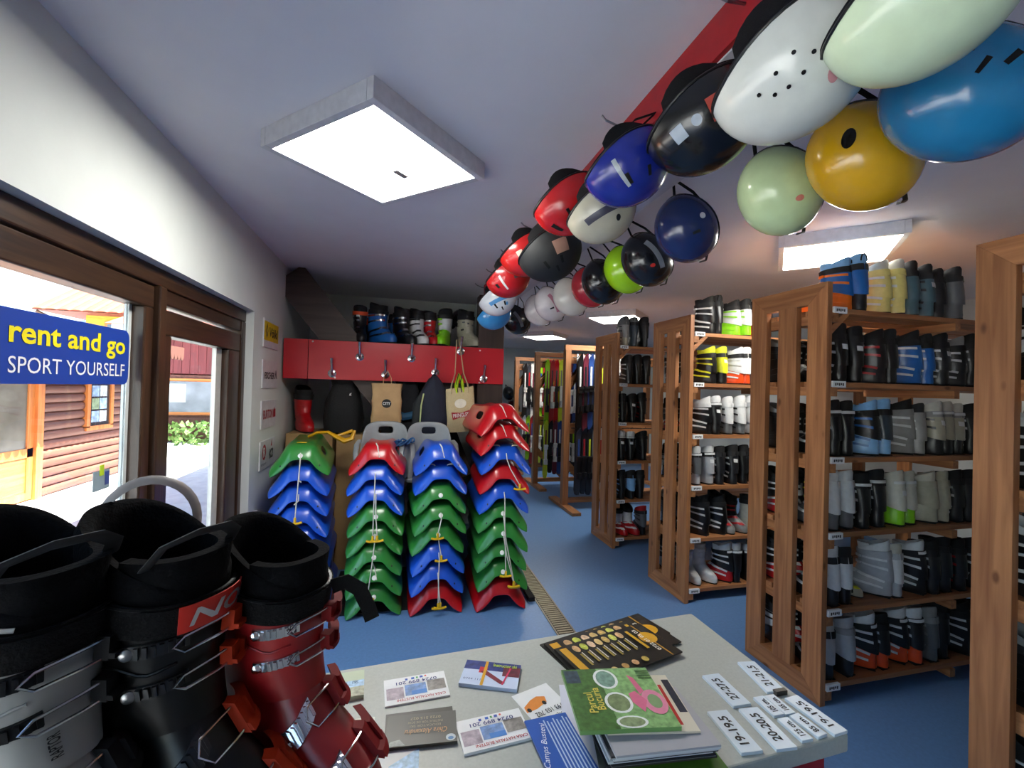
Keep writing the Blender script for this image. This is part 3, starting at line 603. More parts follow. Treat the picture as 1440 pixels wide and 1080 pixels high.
for i, (py, pz, c, cn) in enumerate(((715, 553, '#1a1a1e', 'black'), (722, 572, '#5a1a20', 'dark red'), (716, 590, '#2a2024', 'charcoal'))):
    p = at(py, pz, 1, YB-.3); helmet(0, 0, 0, (-.3, -1, .2), 30*i, c, '%s helmet hanging on the far wall left of the ski racks' % cn, 1.2, '', group='helmets on the far wall', loc=p, anchor=(p.x, YB, p.z+.2))
for i in range(22):
    y = .35+i*.17
    if i % 3 == 0: tag(MB().tube([(.748, y, 2.46), (.70, y, 2.455), (.655, y+.01, 2.475), (.64, y+.012, 2.49)], .004, 5).build('wire_hook', STEEL), 'grey wire helmet hook on the red board, %s from the camera' % BOOTN[i//3], 'hook', 'wire hooks on the red board')

# ------------------------------------------------------------------ coat panel with hooks and shelf
PY = 3.95
cp = thing('coat_rack', 'long red coat panel with a brown shelf top', 'panel', (0, PY, 0))
RED = mat('#bd1e2a', .32, noise=.04, scale=5, name='red_laminate')
MB().box(-.905, -.722, 0, .02, 1.597, 1.92).build('end_board', RED, cp, bevel=.002); MB().box(-.718, .922, 0, .02, 1.597, 1.92).build('face_board', RED, cp, bevel=.002)
MB().box(-.905, .69, .02, .42, 1.893, 1.925).build('shelf_board', BRN[0], cp, bevel=.002)
for px, py in ((440, 480), (471, 531), (675, 493), (674, 538)): p = at(px, py, 1, PY); MB().lathe([(.008, 0), (.008, .002), (.005, .004)], 10, M=Matrix.Translation((p.x, -.0, p.z)) @ Matrix.Rotation(pi/2, 4, 'X')).build('screw_cap', WHT, cp)
def hook(px, py, label):
    p = at(px, py, 1, PY); t = thing('coat_hook', label, 'hook', (p.x, PY, p.z), 0, 'chrome coat hooks')
    MB().lathe([(.0, 0), (.034, 0), (.034, .004), (.02, .010), (.0, .011)], 16, M=Matrix.Rotation(pi/2, 4, 'X')).build('base', CHROME, t, True)
    MB().tube([(0, -.008, 0), (0, -.02, .02), (0, -.028, .06), (0, -.05, .10), (0, -.06, .125)], [.012, .011, .010, .012, .014], 10, flat=.7).build('prong', CHROME, t, True)
    MB().tube([(0, -.008, 0), (0, -.035, -.008), (0, -.05, .01)], [.01, .009, .008], 8).build('lower_prong', CHROME, t, True)
    return p
hook(467, 525, 'chrome coat hook, leftmost on the red panel, empty'); hook(506, 502, 'chrome coat hook in the upper row nearest the diagonal timber, empty'); hook(542, 527, 'chrome coat hook holding the tan paper bag')
hook(579, 504, 'chrome coat hook in the middle of the upper row, empty'); ht = hook(648, 494, 'chrome coat hook holding the canvas tote bag'); hook(680, 533, 'chrome coat hook, rightmost on the red panel, empty'); hook(612, 524, 'chrome coat hook hidden under the navy jacket')
# paper bag
p = at(543, 596, 1, PY-.10); bx = thing('paper_bag', 'tan paper bag with round black logo hanging from a hook', 'bag', (p.x, PY-.10, p.z)); KR = mat('#b8966a', .75, noise=.1, scale=12, bump=.3)
R = []
for i in range(8):
    t = i/7; w = .118+.004*sin(i*2); d_ = .03+.012*sin(pi*t); z = t*.335
    R.append([(w*math.copysign(abs(cos(a))**.35, cos(a))+.004*sin(5*a+i), d_*math.copysign(abs(sin(a))**.5, sin(a)), z+(.012*cos(2*a) if i in (0,) else 0)) for a in [2*pi*k/24 for k in range(24)]])
MB().loft(R, cap1=False).build('bag_body', KR, bx, True); MB().loft([[(x*.97, y*.9, z-.002) for x, y, z in R[-1]], [(x*.97, y*.9, z-.05) for x, y, z in R[-1]]], cap0=False, cap1=True).build('bag_lining', mat('#8a6c48', .8), bx)
for s in (-.028, .028): MB().tube([(-.035, s, .31), (-.03, s*.6, .38), (0, s*.15, .445), (.03, s*.6, .38), (.035, s, .31)], .003, 5).build('handle', mat('#c8a878', .7), bx)
MB().prism([(.038*cos(a), .036*sin(a)) for a in [2*pi*k/20 for k in range(20)]], 0, .001, M=plane_M((.0, -.046, .17), (1, 0, 0), (0, 0, 1))).build('logo_disc', mat('#101012'), bx)
write('CITY', WHT, bx, plane_M((0, -.0475, .17), (1, 0, 0), (0, 0, 1)), w=.06, h=.024, off=.02)
# tote bag
pt = at(649, 607, 1, PY-.11); tt = thing('tote_bag', 'beige canvas tote bag with red lettered banner hanging from a hook', 'bag', (pt.x, PY-.11, pt.z)); tt.rotation_euler = (0, radians(-4), 0); CV = mat('#c4b48c', .8, noise=.06, scale=80, bump=.2)
R = []
for i in range(9):
    t = i/8; w = .132-.012*t; d_ = .012+.03*sin(pi*min(1, t*.9+.05)); R.append([(w*math.copysign(abs(cos(a))**.4, cos(a)), d_*sin(a)*(1+.15*sin(4*a+i)), t*.38+.01*cos(a)*(i == 8)) for a in [2*pi*k/28 for k in range(28)]])
MB().loft(R, cap1=False).build('bag_body', CV, tt, True); hz = ht.z+.09-pt.z
for s in (-.022, .022):
    MB().tube([(-.075, s, .33), (-.07, s, .40), (-.035, s*.6, .50), (-.008, s*.3, hz), (.012, s*.3, hz), (.04, s*.6, .50), (.07, s, .40), (.072, s, .33)], .014, 6, flat=.2).build('handle', CV, tt, True)
MB().tube([(-.03, 0, .33), (-.028, .0, .40), (.0, .0, .50), (.02, .0, .44), (.03, 0, .33)], [.03, .035, .02, .03, .03], 8, flat=.5).build('lime_scarf', mat('#b4d820', .7, noise=.2, scale=40), tt, True)
for dx in (-.02, .012): MB().tube([(dx, -.028, .34), (dx-.01, -.03, .42), (dx+.012, -.028, .5)], .004, 5).build('scarf_cord', BLK, tt)
RM = mat('#a01e28', .6); LM = plane_M((-.005, -.0465, .15), (1, 0, .09), (0, 0, 1))
MB().prism([(-.075, -.036), (0, -.022), (.075, -.036), (.078, .030), (0, .016), (-.078, .030)], 0, .001, M=LM).build('printed_banner', RM, tt)
write('PRINGLES', WHT, tt, LM @ Matrix.Translation((0, -.003, .0015)), w=.135, h=.034, off=.015)
MB().prism([(.05*cos(a), .04*sin(a)) for a in [2*pi*k/24 for k in range(24)]], 0, .0008, M=plane_M((-.005, -.046, .245), (1, 0, .09), (0, 0, 1))).build('printed_oval', mat('#e2ddcc', .7), tt)
# jacket
pj = at(610, 555, 1, PY-.05); jk = thing('jacket', 'navy blue jacket draped over a hook with a pale zip', 'jacket', (pj.x, PY-.09, 0)); NV = mat('#141a2e', .75, noise=.15, scale=20, bump=.2)
R = []
for z, w, d_ in ((1.04, .115, .06), (1.15, .122, .065), (1.3, .125, .06), (1.42, .115, .055), (1.52, .10, .05), (1.60, .06, .04), (1.655, .02, .025)):
    R.append([(w*cos(a)*(1+.07*sin(6*a+z*9))+.02*(1.65-z)*.3, d_*sin(a)*(1+.2*sin(5*a+z*14)), z) for a in [2*pi*k/32 for k in range(32)]])
MB().loft(R).build('jacket_body', NV, jk, True); MB().tube([(-.10, -.05, 1.08), (-.115, -.045, 1.25), (-.108, -.04, 1.4), (-.09, -.035, 1.5)], .007, 6).build('zip', mat('#b8c48a', .6), jk, True)
MB().tube([(-.02, .03, 1.62), (-.13, .03, 1.40), (-.15, .02, 1.1)], [.03, .045, .04], 10).build('sleeve', mat('#23282a', .75), jk, True)
# blue and red coats deeper in the niche
for nm, px, zt, zb, w, cc, lb in (('coat', 572, 1.75, 1.05, .13, '#17191f', 'black and blue coat hanging behind the tan paper bag'), ('coat', 560, 1.3, .8, .05, '#8a1a20', 'dark red coat hem showing below the paper bag')):
    yc_ = PY+.10+(.16 if w < .1 else 0); pp = at(px, 560, 1, yc_); c_ = thing(nm, lb, 'coat', (pp.x, yc_, 0), group='coats in the niche'); R = []
    for t in (0, .25, .5, .75, .93, 1): ww = w*(1-.75*max(0, t-.6)/.4); R.append([(ww*cos(a)*(1+.1*sin(5*a+t*7)), .06*(1-.5*t)*sin(a)*(1+.2*sin(6*a)), lerp(zb, zt, t)) for a in [2*pi*k/24 for k in range(24)]])
    MB().loft(R).build('coat_body', mat(cc, .8, noise=.2, bump=.2), c_, True)
    if w > .1: MB().tube([(-.1, -.05, 1.33), (-.02, -.075, 1.29), (.06, -.07, 1.31), (.12, -.03, 1.36)], [.03, .035, .035, .03], 8).build('collar', mat('#2a5c80', .7), c_, True)
# boots along the shelf
for px, code, f, rz, lb, sc_ in ((506, 'KkkKs', '*', 190, 'black boot with orange strap, leftmost on the red shelf', .98), (520, 'kkook', '', 215, 'small black boot half hidden by the blue one on the red shelf', .72), (536, 'bbkks', '', 225, 'blue boot on the red shelf', 1.05), (556, 'bbkkb', '', 200, 'blue boot behind the black one on the red shelf', .85),
        (568, 'kkkks', '', 215, 'black boot in the middle of the red shelf', 1.0), (588, 'wwkkk', '', 205, 'white boot with black liner on the red shelf', .98), (605, 'rrkks', '', 195, 'red boot on the red shelf', .95), (624, 'lwkkl', '', 165, 'white boot with lime toe on the red shelf', 1.05), (658, 'eekke', '', 205, 'beige camouflage boot, rightmost on the red shelf', 1.05)):
    q = at(px*1.0-.0, 488, 1, PY+.16); yy = PY+.19+(.14 if sc_ < .9 else 0)
    q = at(px, 488, 1, yy); b_ = boot(code, (q.x, yy, 1.926), radians(rz), lb, 'boots on the red shelf', sc_, 2, loop=code[0] in 'Kr')
    if code[0] == 'K': link(LOW['strap'], 'strap', b_, bm('o', .7)).scale = (1.02, 1.02, 1.0)
    if code[0] == 'e':
        for k in range(10): th = random.uniform(-150, 150); zz = random.uniform(.15, .25); m_ = MB(); slab(m_, CUFF, zz-.009, zz+.009, zz-.006, zz+.01, th, th+random.uniform(12, 24), 0, .0015, 4); m_.build('camouflage_patch', bm(random.choice('kGG')), b_, True)
helmet(0, 0, 0, (.2, -.3, .93), 200, '#16161a', 'black helmet with beige logo behind the camouflage boot', .95, '57', [('sticker2', '#8a7868'), ('sticker3', '#8a7868')], group='helmets on the red shelf', loc=at(648, 452, 1, PY+.36), anchor=None)

# ------------------------------------------------------------------ brand plaques on the left wall
def plaque(zc, label):
    t = thing('brand_plaque', label, 'sign', (XL, 3.62, zc), 0, 'brand plaques on the white wall'); MB().box(0, .008, -.19, .19, -.10, .10).build('board', mat('#d8d8da', .35), t, bevel=.001); return t
def wallM(y, z, x=.0095): return plane_M((x, y, z), (0, 1, 0), (0, 0, 1))
ZP = [at(385, y, 0, XL).z for y in (473, 527, 580, 632)]
DK = mat('#20222a', .5); RDL = mat('#a82430', .5)
t = plaque(ZP[0], 'wall plaque with yellow field and black lettering, topmost'); MB().box(.008, .009, -.185, .185, -.05, .085).build('yellow_field', mat('#e0c01c', .5), t); write('Völkl', DK, t, wallM(.045, .015, .0105), w=.22, h=.07, off=.02, shear=.15)
MB().prism([(-.03, 0), (0, .055), (.03, 0), (0, -.055), (-.03, 0), (-.018, 0), (0, -.035), (.018, 0), (0, .035), (-.018, 0)], 0, .001, M=wallM(-.125, .018, .0095)).build('diamond_logo', DK, t)
t = plaque(ZP[1], 'white wall plaque with slanted black lettering, second from the top'); write('FISCHER', DK, t, wallM(-.03, -.01), w=.26, h=.05, off=.03, shear=.3)
MB().prism([(-.03, -.025), (0, .04), (.03, -.025), (.018, -.025), (0, .015), (-.018, -.025)], 0, .001, M=wallM(.145, -.005)).build('triangle_logo', DK, t)
t = plaque(ZP[2], 'white wall plaque with red block lettering, third from the top'); write('BURTON', RDL, t, wallM(-.03, 0), w=.24, h=.065, off=.025); MB().prism([(-.03, -.03), (.03, -.03), (.03, .03), (.0, .03), (.0, .045), (-.03, .02)], 0, .001, M=wallM(.135, 0)).build('arrow_logo', RDL, t)
t = plaque(ZP[3], 'white wall plaque with a red round letter logo, lowest'); MB().prism([(.045*cos(a), .055*sin(a)) for a in [2*pi*k/20 for k in range(20)]], 0, .001, M=wallM(-.10, .02)).build('round_logo', RDL, t)
write('R', WHT, t, wallM(-.10, .02, .011), h=.07, off=.02); write('ROSSIGNOL', DK, t, wallM(-.10, -.065), w=.13, h=.016); write('K2', DK, t, wallM(.08, -.01), h=.07, off=.05, shear=.25); MB().prism([(-.015, -.015), (.015, -.015), (0, .03)], 0, .001, M=wallM(.085, .06)).build('peak_logo', RDL, t)

# ------------------------------------------------------------------ sled stacks
def sled_mesh():
    A = [(0, .208), (.072, .208), (.098, .198), (.128, .155), (.160, .105), (.196, .062), (.216, .030), (.206, .004)]
    def sh(dz, k=1.): return [(x, max(z+dz*max(0, 1-x/.12), 0)) for x, z in A]
    rows = [(-.020, [(0, .108), (.042, .107), (.066, .098), (.088, .070), (.112, .044), (.142, .020), (.176, .004), (.192, .0)]),
            (-.016, [(0, .122), (.046, .121), (.072, .110), (.100, .082), (.128, .056), (.160, .030), (.190, .012), (.197, .001)]),
            (.012, [(0, .176), (.056, .176), (.084, .166), (.114, .128), (.146, .088), (.182, .050), (.206, .022), (.202, .003)]),
            (.045, [(0, .203), (.068, .203), (.094, .193), (.124, .150), (.156, .102), (.193, .060), (.214, .029), (.205, .004)]),
            (.14, sh(.004)), (.26, sh(.0)), (.36, sh(-.03)), (.52, sh(-.055)), (.70, sh(-.05)), (.78, sh(-.03))]
    V = []; F = []
    for y, pr in rows:
        full = [(-x, z) for x, z in reversed(pr[1:])]+pr; V += [(x*.9, y, z) for x, z in full]
    n = 15
    for i in range(len(rows)-1):
        for k in range(n-1):
            if i in (4, 5) and k in (3, 10): continue
            F.append((i*n+k, i*n+k+1, (i+1)*n+k+1, (i+1)*n+k))
    me = bpy.data.meshes.new('sled_shell'); me.from_pydata(V, [], F); me.update(); me.materials.append(WHT)
    o = bpy.data.objects.new('tmp', me); COL.objects.link(o)
    q = o.modifiers.new('s', 'SOLIDIFY'); q.thickness = .009; q.offset = -1; q = o.modifiers.new('u', 'SUBSURF'); q.levels = 2; q.render_levels = 2
    m2 = baked(o); m2.polygons.foreach_set('use_smooth', [True]*len(m2.polygons)); return m2
SLED = sled_mesh()
SC = dict(r=('#b5121c', 'red'), b=('#1a52c4', 'blue'), g=('#2f8036', 'green'))
RIV = MB().lathe([(0, -.002), (.008, -.002), (.008, .001), (.004, .003), (0, .003)], 10, M=Matrix.Rotation(radians(70), 4, 'X')).mesh('rivet', BLK, True)
DISC = MB().lathe([(0, -.002), (.016, -.002), (.017, .001), (.012, .004), (0, .004)], 14, M=Matrix.Rotation(radians(62), 4, 'X')).mesh('plug', WHT, True)
YEL = mat('#e0b410', .4); CORD = mat('#cfcac0', .8)
def handle(par, p):
    x, y, z = p
    MB().tube([(x, y, z+.02), (x, y, z-.012)], .008, 7).tube([(x-.042, y, z-.012), (x-.02, y, z-.018), (x+.02, y, z-.018), (x+.042, y, z-.012)], .0075, 7).build('handle', YEL, par, True)
STK = [('A', -.60, 3.16, 'bbbbbbbg', 4), ('B', -.125, 3.13, 'gggggbbr', 0), ('C', .30, 3.09, 'rbbgggbb', 0), ('D', .745, 3.06, 'rggggbrbrr', -3)]
CORDS = {'A7': .42, 'A6': .05, 'A5': .06, 'B7': 0, 'B6': .42, 'B5': .28, 'B3': .40, 'B1': 0, 'C7': 0, 'C4': .14, 'C3': .16, 'C2': .34, 'C1': .20, 'D9': 0, 'D8': 0, 'D7': .22, 'D5': .55, 'D4': .5, 'D3': .35}
SN = dict(A='stack by the plaques', B='second stack from the wall', C='third stack from the wall', D='tallest stack')
for k, sx, sy, cols, rot in STK:
    n_ = len(cols)
    for i, c in enumerate(cols):
        lab = '%s plastic sled, %s, %s' % (SC[c][1], 'topmost' if i == n_-1 else 'bottom one' if i == 0 else BOOTN[i]+' from the floor', SN[k])
        t = thing('sled', lab, 'sled', (sx+random.uniform(-.008, .008), sy+random.uniform(-.012, .012), .008+i*.1355), radians(rot+random.uniform(-2, 2)+(3 if k+str(i) in ('D9', 'D8') else 0)), 'plastic sleds in stacks')
        if k+str(i) in ('D9', 'D8'): t.rotation_euler.y = radians(-5); t.location.z += .012
        link(SLED, 'shell', t, mat(SC[c][0], .28, noise=.05, scale=10, coat=.2))
        for s in (-1, 1):
            o = link(RIV, 'rivet', t); o.location = (s*.113, -.008, .066); o.material_slots[0].link = 'OBJECT'; o.material_slots[0].material = BLK if i % 3 else mat(SC[c][0], .28, noise=.05, scale=10, coat=.2)
        if c == 'g': o = link(DISC, 'plug', t); o.location = (0, -.008, .132)
        L = CORDS.get(k+str(i))
        if L is not None:
            if L == 0: MB().tube([(-.012, .05, .206), (0, .022, .19), (.012, -.005, .135), (.016, -.014, .118)], .0045, 6).build('cord', CORD, t, True)
            else:
                dx = random.uniform(-.04, .04)+(.06 if k == 'D' else 0)
                MB().tube([(0, -.006, .15), (.002, -.028, .11), (dx*.3, -.034, .13-L*.4), (dx, -.036, .15-L)], .0036, 6).build('cord', CORD, t, True)
                if L > .12: handle(t, (dx, -.038, .14-L))
        if k+str(i) in ('C6', 'D7'):
            for q in (-.07, .07): MB().prism([(.03*cos(a)*(1 if abs(a) < 9 else 1), .016*sin(a)) for a in [pi*j/8 for j in range(9)]]+[(.026*cos(a), .007*sin(a)) for a in [pi-pi*j/8 for j in range(9)]], 0, .0012, M=plane_M((q, .03, .192), (1, 0, 0), (0, .5, .8))).build('decal', mat('#e4dfc4', .4), t)
        if k+str(i) == 'A7': MB().box(-.03, .03, .06, .1, .208, .2095).build('decal', mat('#d8b820', .4), t)
MB_ = tag(MB().box(-.42, .12, 3.2, 3.95, 0, .008).build('floor_mat', mat('#0e0e10', .8)), 'black rubber mat under the second sled stack', 'mat')
tag(MB().box(.975, 1.02, 3.15, 3.75, 0, .03).build('rubber_strip', mat('#0e0e10', .8)), 'short black rubber strip beside the tallest sled stack', 'strip')
# grey sled seats behind the stacks
def seat(px, y, label):
    p = at(px, 620, 1, y); t = thing('sled_chair', label, 'seat', (p.x, y, .86), 0, 'grey plastic sled seats'); GR = mat('#8c9092', .4, noise=.05)
    V = []; F = []; nx, nz = 12, 9
    for j in range(nz+1):
        for i in range(nx+1):
            u = 2*i/nx-1; v = j/nz; w = .185*(1-.18*v**3); z = .42*v*(1-.10*abs(u)**4*v); V.append((u*w, -.13*abs(u)**3.5*(1-.7*v)+.06*v, z))
    for j in range(nz):
        for i in range(nx):
            if j == 7 and 4 <= i <= 7: continue
            a = j*(nx+1)+i; F.append((a, a+1, a+nx+2, a+nx+1))
    me = bpy.data.meshes.new('backrest'); me.from_pydata(V, [], F); me.materials.append(GR); o = link(me, 'backrest', t)
    q = o.modifiers.new('s', 'SOLIDIFY'); q.thickness = .012; q = o.modifiers.new('u', 'SUBSURF'); q.levels = 1; q.render_levels = 1; me.polygons.foreach_set('use_smooth', [True]*len(me.polygons))
    for s in (-1, 1): MB().tube([(s*.19, -.01, .27), (s*.205, -.07, .25), (s*.208, -.12, .19), (s*.20, -.14, .08), (s*.19, -.13, .0)], .02, 8, flat=.6).build('arm_rest', GR, t, True)
    MB().box(-.17, .17, -.12, .06, -.03, .0).build('seat_pan', GR, t, bevel=.01); return t
seat(542, 3.62, 'grey plastic sled seat under the tan paper bag'); seat(603, 3.58, 'grey plastic sled seat with slotted back under the navy jacket')
m_ = MB()
for i in range(7): m_.tube([(-.2+.05*cos(a+i)+.02*i, 3.5+.03*sin(a*1.3+i), 1.10+.018*sin(2*a+i)+.012*i*.6) for a in [j*.45 for j in range(15)]], .006, 5)
o = tag(m_.build('rope_coil', mat('#2a5a8c', .7, noise=.3, scale=90), None, True), 'blue rope coil lying in the grey sled seat', 'rope'); o.location.x = at(556, 625, 1, 3.5).x+.17
# stacked cardboard boxes, red boot, black bag, yellow scoop in the niche corner
def carton(x0, x1, y0, y1, z0, z1, label):
    t = thing('cardboard_box', label, 'box', (x0, y0, z0), 0, 'cardboard boxes in the niche'); CB = mat('#a8875a', .8, noise=.08, scale=14)
    MB().box(0, x1-x0, 0, y1-y0, 0, z1-z0).build('carton', CB, t, bevel=.004); MB().box((x1-x0)/2-.025, (x1-x0)/2+.025, -.001, y1-y0+.001, z1-z0-.06, z1-z0+.001).build('tape', mat('#b89a6a', .3), t); return t
carton(-.88, -.52, 4.0, 4.45, .0, 1.145, 'tall cardboard box under the red boot'); carton(-.49, -.14, 4.0, 4.4, 0, 1.135, 'tall cardboard box under the black bag')
q = at(425, 610, 1, 4.16); boot('rrkkr', (-.77, 4.15, 1.147), radians(205), 'bright red boot standing on a cardboard box in the niche', 'boots in the niche', 1.1, 2, loop=True)
bg_ = thing('black_bag', 'black cloth bag standing on a cardboard box in the niche', 'bag', (-.45, 4.12, 1.147)); R = []
for z, w, d_ in ((0, .155, .09), (.12, .165, .10), (.26, .15, .09), (.34, .125, .08), (.40, .10, .075), (.45, .11, .08), (.49, .06, .05)): R.append([(w*math.copysign(abs(cos(a))**.6, cos(a))*(1+.04*sin(5*a+z*20)), d_*sin(a)*(1+.1*sin(4*a+z*30)), z) for a in [2*pi*k/28 for k in range(28)]])
MB().loft(R).build('bag_body', mat('#0f1012', .75, bump=.3, scale=60), bg_, True); MB().prism([(-.01, -.012), (.008, -.012), (.004, .0), (.01, .012), (-.006, .006)], 0, .002, M=plane_M((.06, -.10, .33), (1, 0, 0), (0, 0, 1))).build('emblem', WHT, bg_)
tag(MB().box(-.66, -.58, 4.75, 4.8, 0, 1.75).build('white_board', mat('#d8daf0', .4)), 'narrow white board leaning behind the black bag', 'board')
ys = thing('sled_scoop', 'yellow plastic sled handle lying behind the green sled', 'sled', (-.50, 3.62, 1.16)); YP = mat('#d8a010', .35)
MB().tube([(-.14, 0, .0), (-.08, 0, .03), (0, -.01, .035), (.06, -.02, .0), (.12, -.03, -.03), (.17, -.03, -.01), (.19, -.02, .05)], [.016, .02, .02, .026, .034, .03, .016], 10, flat=.6).build('scoop', YP, ys, True)
MB().tube([(.05, .02, .0), (.11, .04, .02), (.17, .03, .045)], .012, 8).build('grip', YP, ys, True)

# ------------------------------------------------------------------ counter
CZ = 1.03
ct = thing('counter', 'pale grey reception counter with a red base', 'counter', (0, 0, 0))
c0, c1 = at(972, 862, 2, CZ), at(512.8, 936.6, 2, CZ); sl = (c0.y-c1.y)/(c0.x-c1.x)
c2 = at(1193.5, 1032.6, 2, CZ); c3 = at(1010, 1084, 2, CZ); xl = -.88; poly = [(xl, .2), (c3.x-.12, .2), (c3.x-.12, c3.y-.12*(c2.y-c3.y)/(c2.x-c3.x)), (c2.x, c2.y), (c0.x, c0.y), (xl, c0.y+sl*(xl-c0.x))]
MB().prism(poly, CZ-.028, CZ).build('worktop', mat('#abafa8', .4, noise=.05, scale=220), ct, bevel=.003)
MB().prism([(xl+.02, .23), (c3.x-.15, .23), (c3.x-.15, c3.y+.03), (c2.x-.03, c2.y+.015), (c0.x-.03, c0.y-.05), (xl+.02, c0.y-.13)], 0, CZ-.028).build('base', mat('#9c1820', .35), ct)
# papers: corners in the photo (top left, top right, bottom right, bottom left) laid on the worktop
def sheet(name, label, cat, px, z=CZ, th=.0012, colour='#e6e8e8', marks=(), texts=(), group=None, rough=.35):
    P = [at(x, y, 2, z+th) for x, y in px]; c = sum(P, Vector())/4; U = ((P[1]-P[0])+(P[2]-P[3]))/2; V = ((P[0]-P[3])+(P[1]-P[2]))/2; w, h = U.length, V.length; u = U.normalized(); M = plane_M((c.x, c.y, z), u, V)
    t = thing(name, label, cat, group=group); t.matrix_world = M
    MB().box(-w/2, w/2, -h/2, h/2, 0, th).build('card' if th < .004 else 'paper_block', mat(colour, rough, noise=.03), t)
    for i, (u0, v0, u1, v1, col, *k) in enumerate(marks):
        zz = th+.0002+.00008*i; x0, x1, y0, y1 = (u0-.5)*w, (u1-.5)*w, (v0-.5)*h, (v1-.5)*h
        if k and k[0] == 'o': poly = [((x0+x1)/2+(x1-x0)/2*cos(a), (y0+y1)/2+(y1-y0)/2*sin(a)) for a in [2*pi*j/18 for j in range(18)]]
        elif k and k[0] == 'p': poly = [(((x-.5)*w), ((y-.5)*h)) for x, y in k[1]]
        else: poly = [(x0, y0), (x1, y0), (x1, y1), (x0, y1)]
        MB().quad([(x, y, zz) for x, y in poly]).build('print', mat(col, rough, noise=.35 if k and k[-1] == 'n' else .05, scale=120), t)
    for s, u0, v0, wf, hf, rot, col, *sh in texts:
        write(s, mat(col, rough, noise=.02), t, Matrix.Translation(((u0-.5)*w, (v0-.5)*h, th+.0012)) @ Matrix.Rotation(radians(rot), 4, 'Z'), w=wf*(w if rot % 180 == 0 else h), h=hf*(h if rot % 180 == 0 else w), off=sh[0] if sh else .0, shear=sh[1] if len(sh) > 1 else 0.)
    return t
casa = dict(marks=[(.03, .18, .30, .62, '#a89aa4', 'n'), (.32, .24, .66, .66, '#6f8fc0', 'n'), (.68, .30, .97, .70, '#8f8a84', 'n'), (.42, .24, .66, .40, '#3f7fc8'), (.34, .84, .38, .92, '#3a5ab0'), (.44, .85, .49, .93, '#3a6ac0'), (.52, .86, .55, .93, '#4aa050'), (.58, .86, .63, .94, '#3a5ab0'), (.66, .88, .69, .94, '#d05a4a')],
            texts=[('0724 899 201', .52, .745, .66, .12, 180, '#1a2a70', .01), ('CASA NATALIA BUSTENI', .56, .10, .76, .09, 180, '#a8202c', .015)])
sheet('business_card', 'white guest house card, alone behind the dark cards', 'card', [(541, 957), (625, 943), (632, 977), (540, 994)], th=.003, **casa)
sheet('business_card', 'white guest house card leaning beside the dark cards', 'card', [(644, 1016), (731, 994), (748, 1038), (648, 1060)], th=.004, **casa)
sheet('business_card', 'photo card of a ski racer held by a yellow rubber band', 'card', [(655, 927), (732, 936), (728, 969), (647, 961)], th=.006, colour='#c4d2ea',
      marks=[(.0, .62, 1, 1, '#2a3a78', 'n'), (.7, .45, 1, .85, '#6a2a38', 'n'), (.28, .5, .42, .75, '#c8303a'), (0, 0, 0, 0, '#7a2030', 'p', [(.3, .55), (.4, .62), (.78, .18), (.7, .12)]), (0, 0, 0, 0, '#d02a5a', 'p', [(.72, .1), (.75, .1), (.84, .8), (.81, .8)]), (.36, 0, .41, 1, '#d8a018')],
      texts=[('Instructor ski', .72, .86, .42, .13, 0, '#c8e030', .01), ('0724 111', .2, .2, .3, .07, 0, '#3a4a80')])
sheet('business_card', 'loose dark olive card under the top dark one', 'card', [(541, 1004), (637, 994), (641, 1040), (541, 1058)], th=.002, colour='#3c3a30')
sheet('business_card', 'dark olive card with orange script and blue round emblem', 'card', [(545, 1007), (641, 999), (643, 1041), (541, 1053)], z=CZ+.002, th=.004, colour='#4c4b42', marks=[(.84, .03, .98, .24, '#b8c4c8', 'o'), (.87, .06, .95, .16, '#4a7aa8', 'o'), (.02, .02, .3, .18, '#8a9088', 'p', [(.02, .02), (.28, .02), (.2, .2), (.08, .16)], 'n')],
      texts=[('Chira Alexandru', .56, .38, .6, .16, 180, '#c8925a', .0, .3), ('EDUCATOR SKI', .55, .56, .44, .07, 180, '#9a8a70'), ('INSTRUCTOR DE SCHI', .55, .68, .5, .07, 180, '#9a8a70'), ('0722 515 027', .55, .81, .44, .08, 180, '#a89878')])
sheet('business_card', 'landscape photo card half hidden behind the red boot', 'card', [(470, 947), (515, 942), (509, 976), (470, 985)], th=.007, colour='#b8c4a8', marks=[(0, .35, 1, .6, '#a8c8e0', 'n'), (0, 0, 1, .35, '#a8a890', 'n')], texts=[('SKI', .7, .5, .2, .1, 180, '#3a5a8a')])
sheet('business_card', 'blank pale card with a web address beside the red boot', 'card', [(492, 1012), (525, 1008), (522, 1062), (488, 1066)], th=.001, colour='#d0d2c4', texts=[('www', .5, .86, .5, .05, 180, '#3a4050'), ('TEL', .6, .76, .5, .06, 180, '#3a4050')])
sheet('leaflet', 'grey leaflet with a blue corner at the bottom edge', 'leaflet', [(520, 1058), (586, 1049), (592, 1100), (500, 1110)], th=.001, colour='#b4b8bc', marks=[(0, 0, 0, 0, '#8ab0d0', 'p', [(.45, .5), (1, .95), (1, .3), (.5, .1)], 'n')])
sheet('business_card', 'white taxi card with an orange car drawing', 'card', [(728, 975), (775, 960), (800, 1000), (748, 1028)], th=.001, marks=[(0, 0, 0, 0, '#e08a3a', 'p', [(.02, .42), (.3, .42), (.62, .5), (.68, .66), (.5, .74), (.3, .70), (.05, .58)]), (.06, .40, .16, .52, '#202020', 'o'), (.5, .44, .6, .56, '#202020', 'o')],
      texts=[('0793 103 702', .55, .26, .8, .13, 180, '#20242c', .008), ('Taxi Bogdan', .7, .08, .5, .10, 180, '#20242c')])
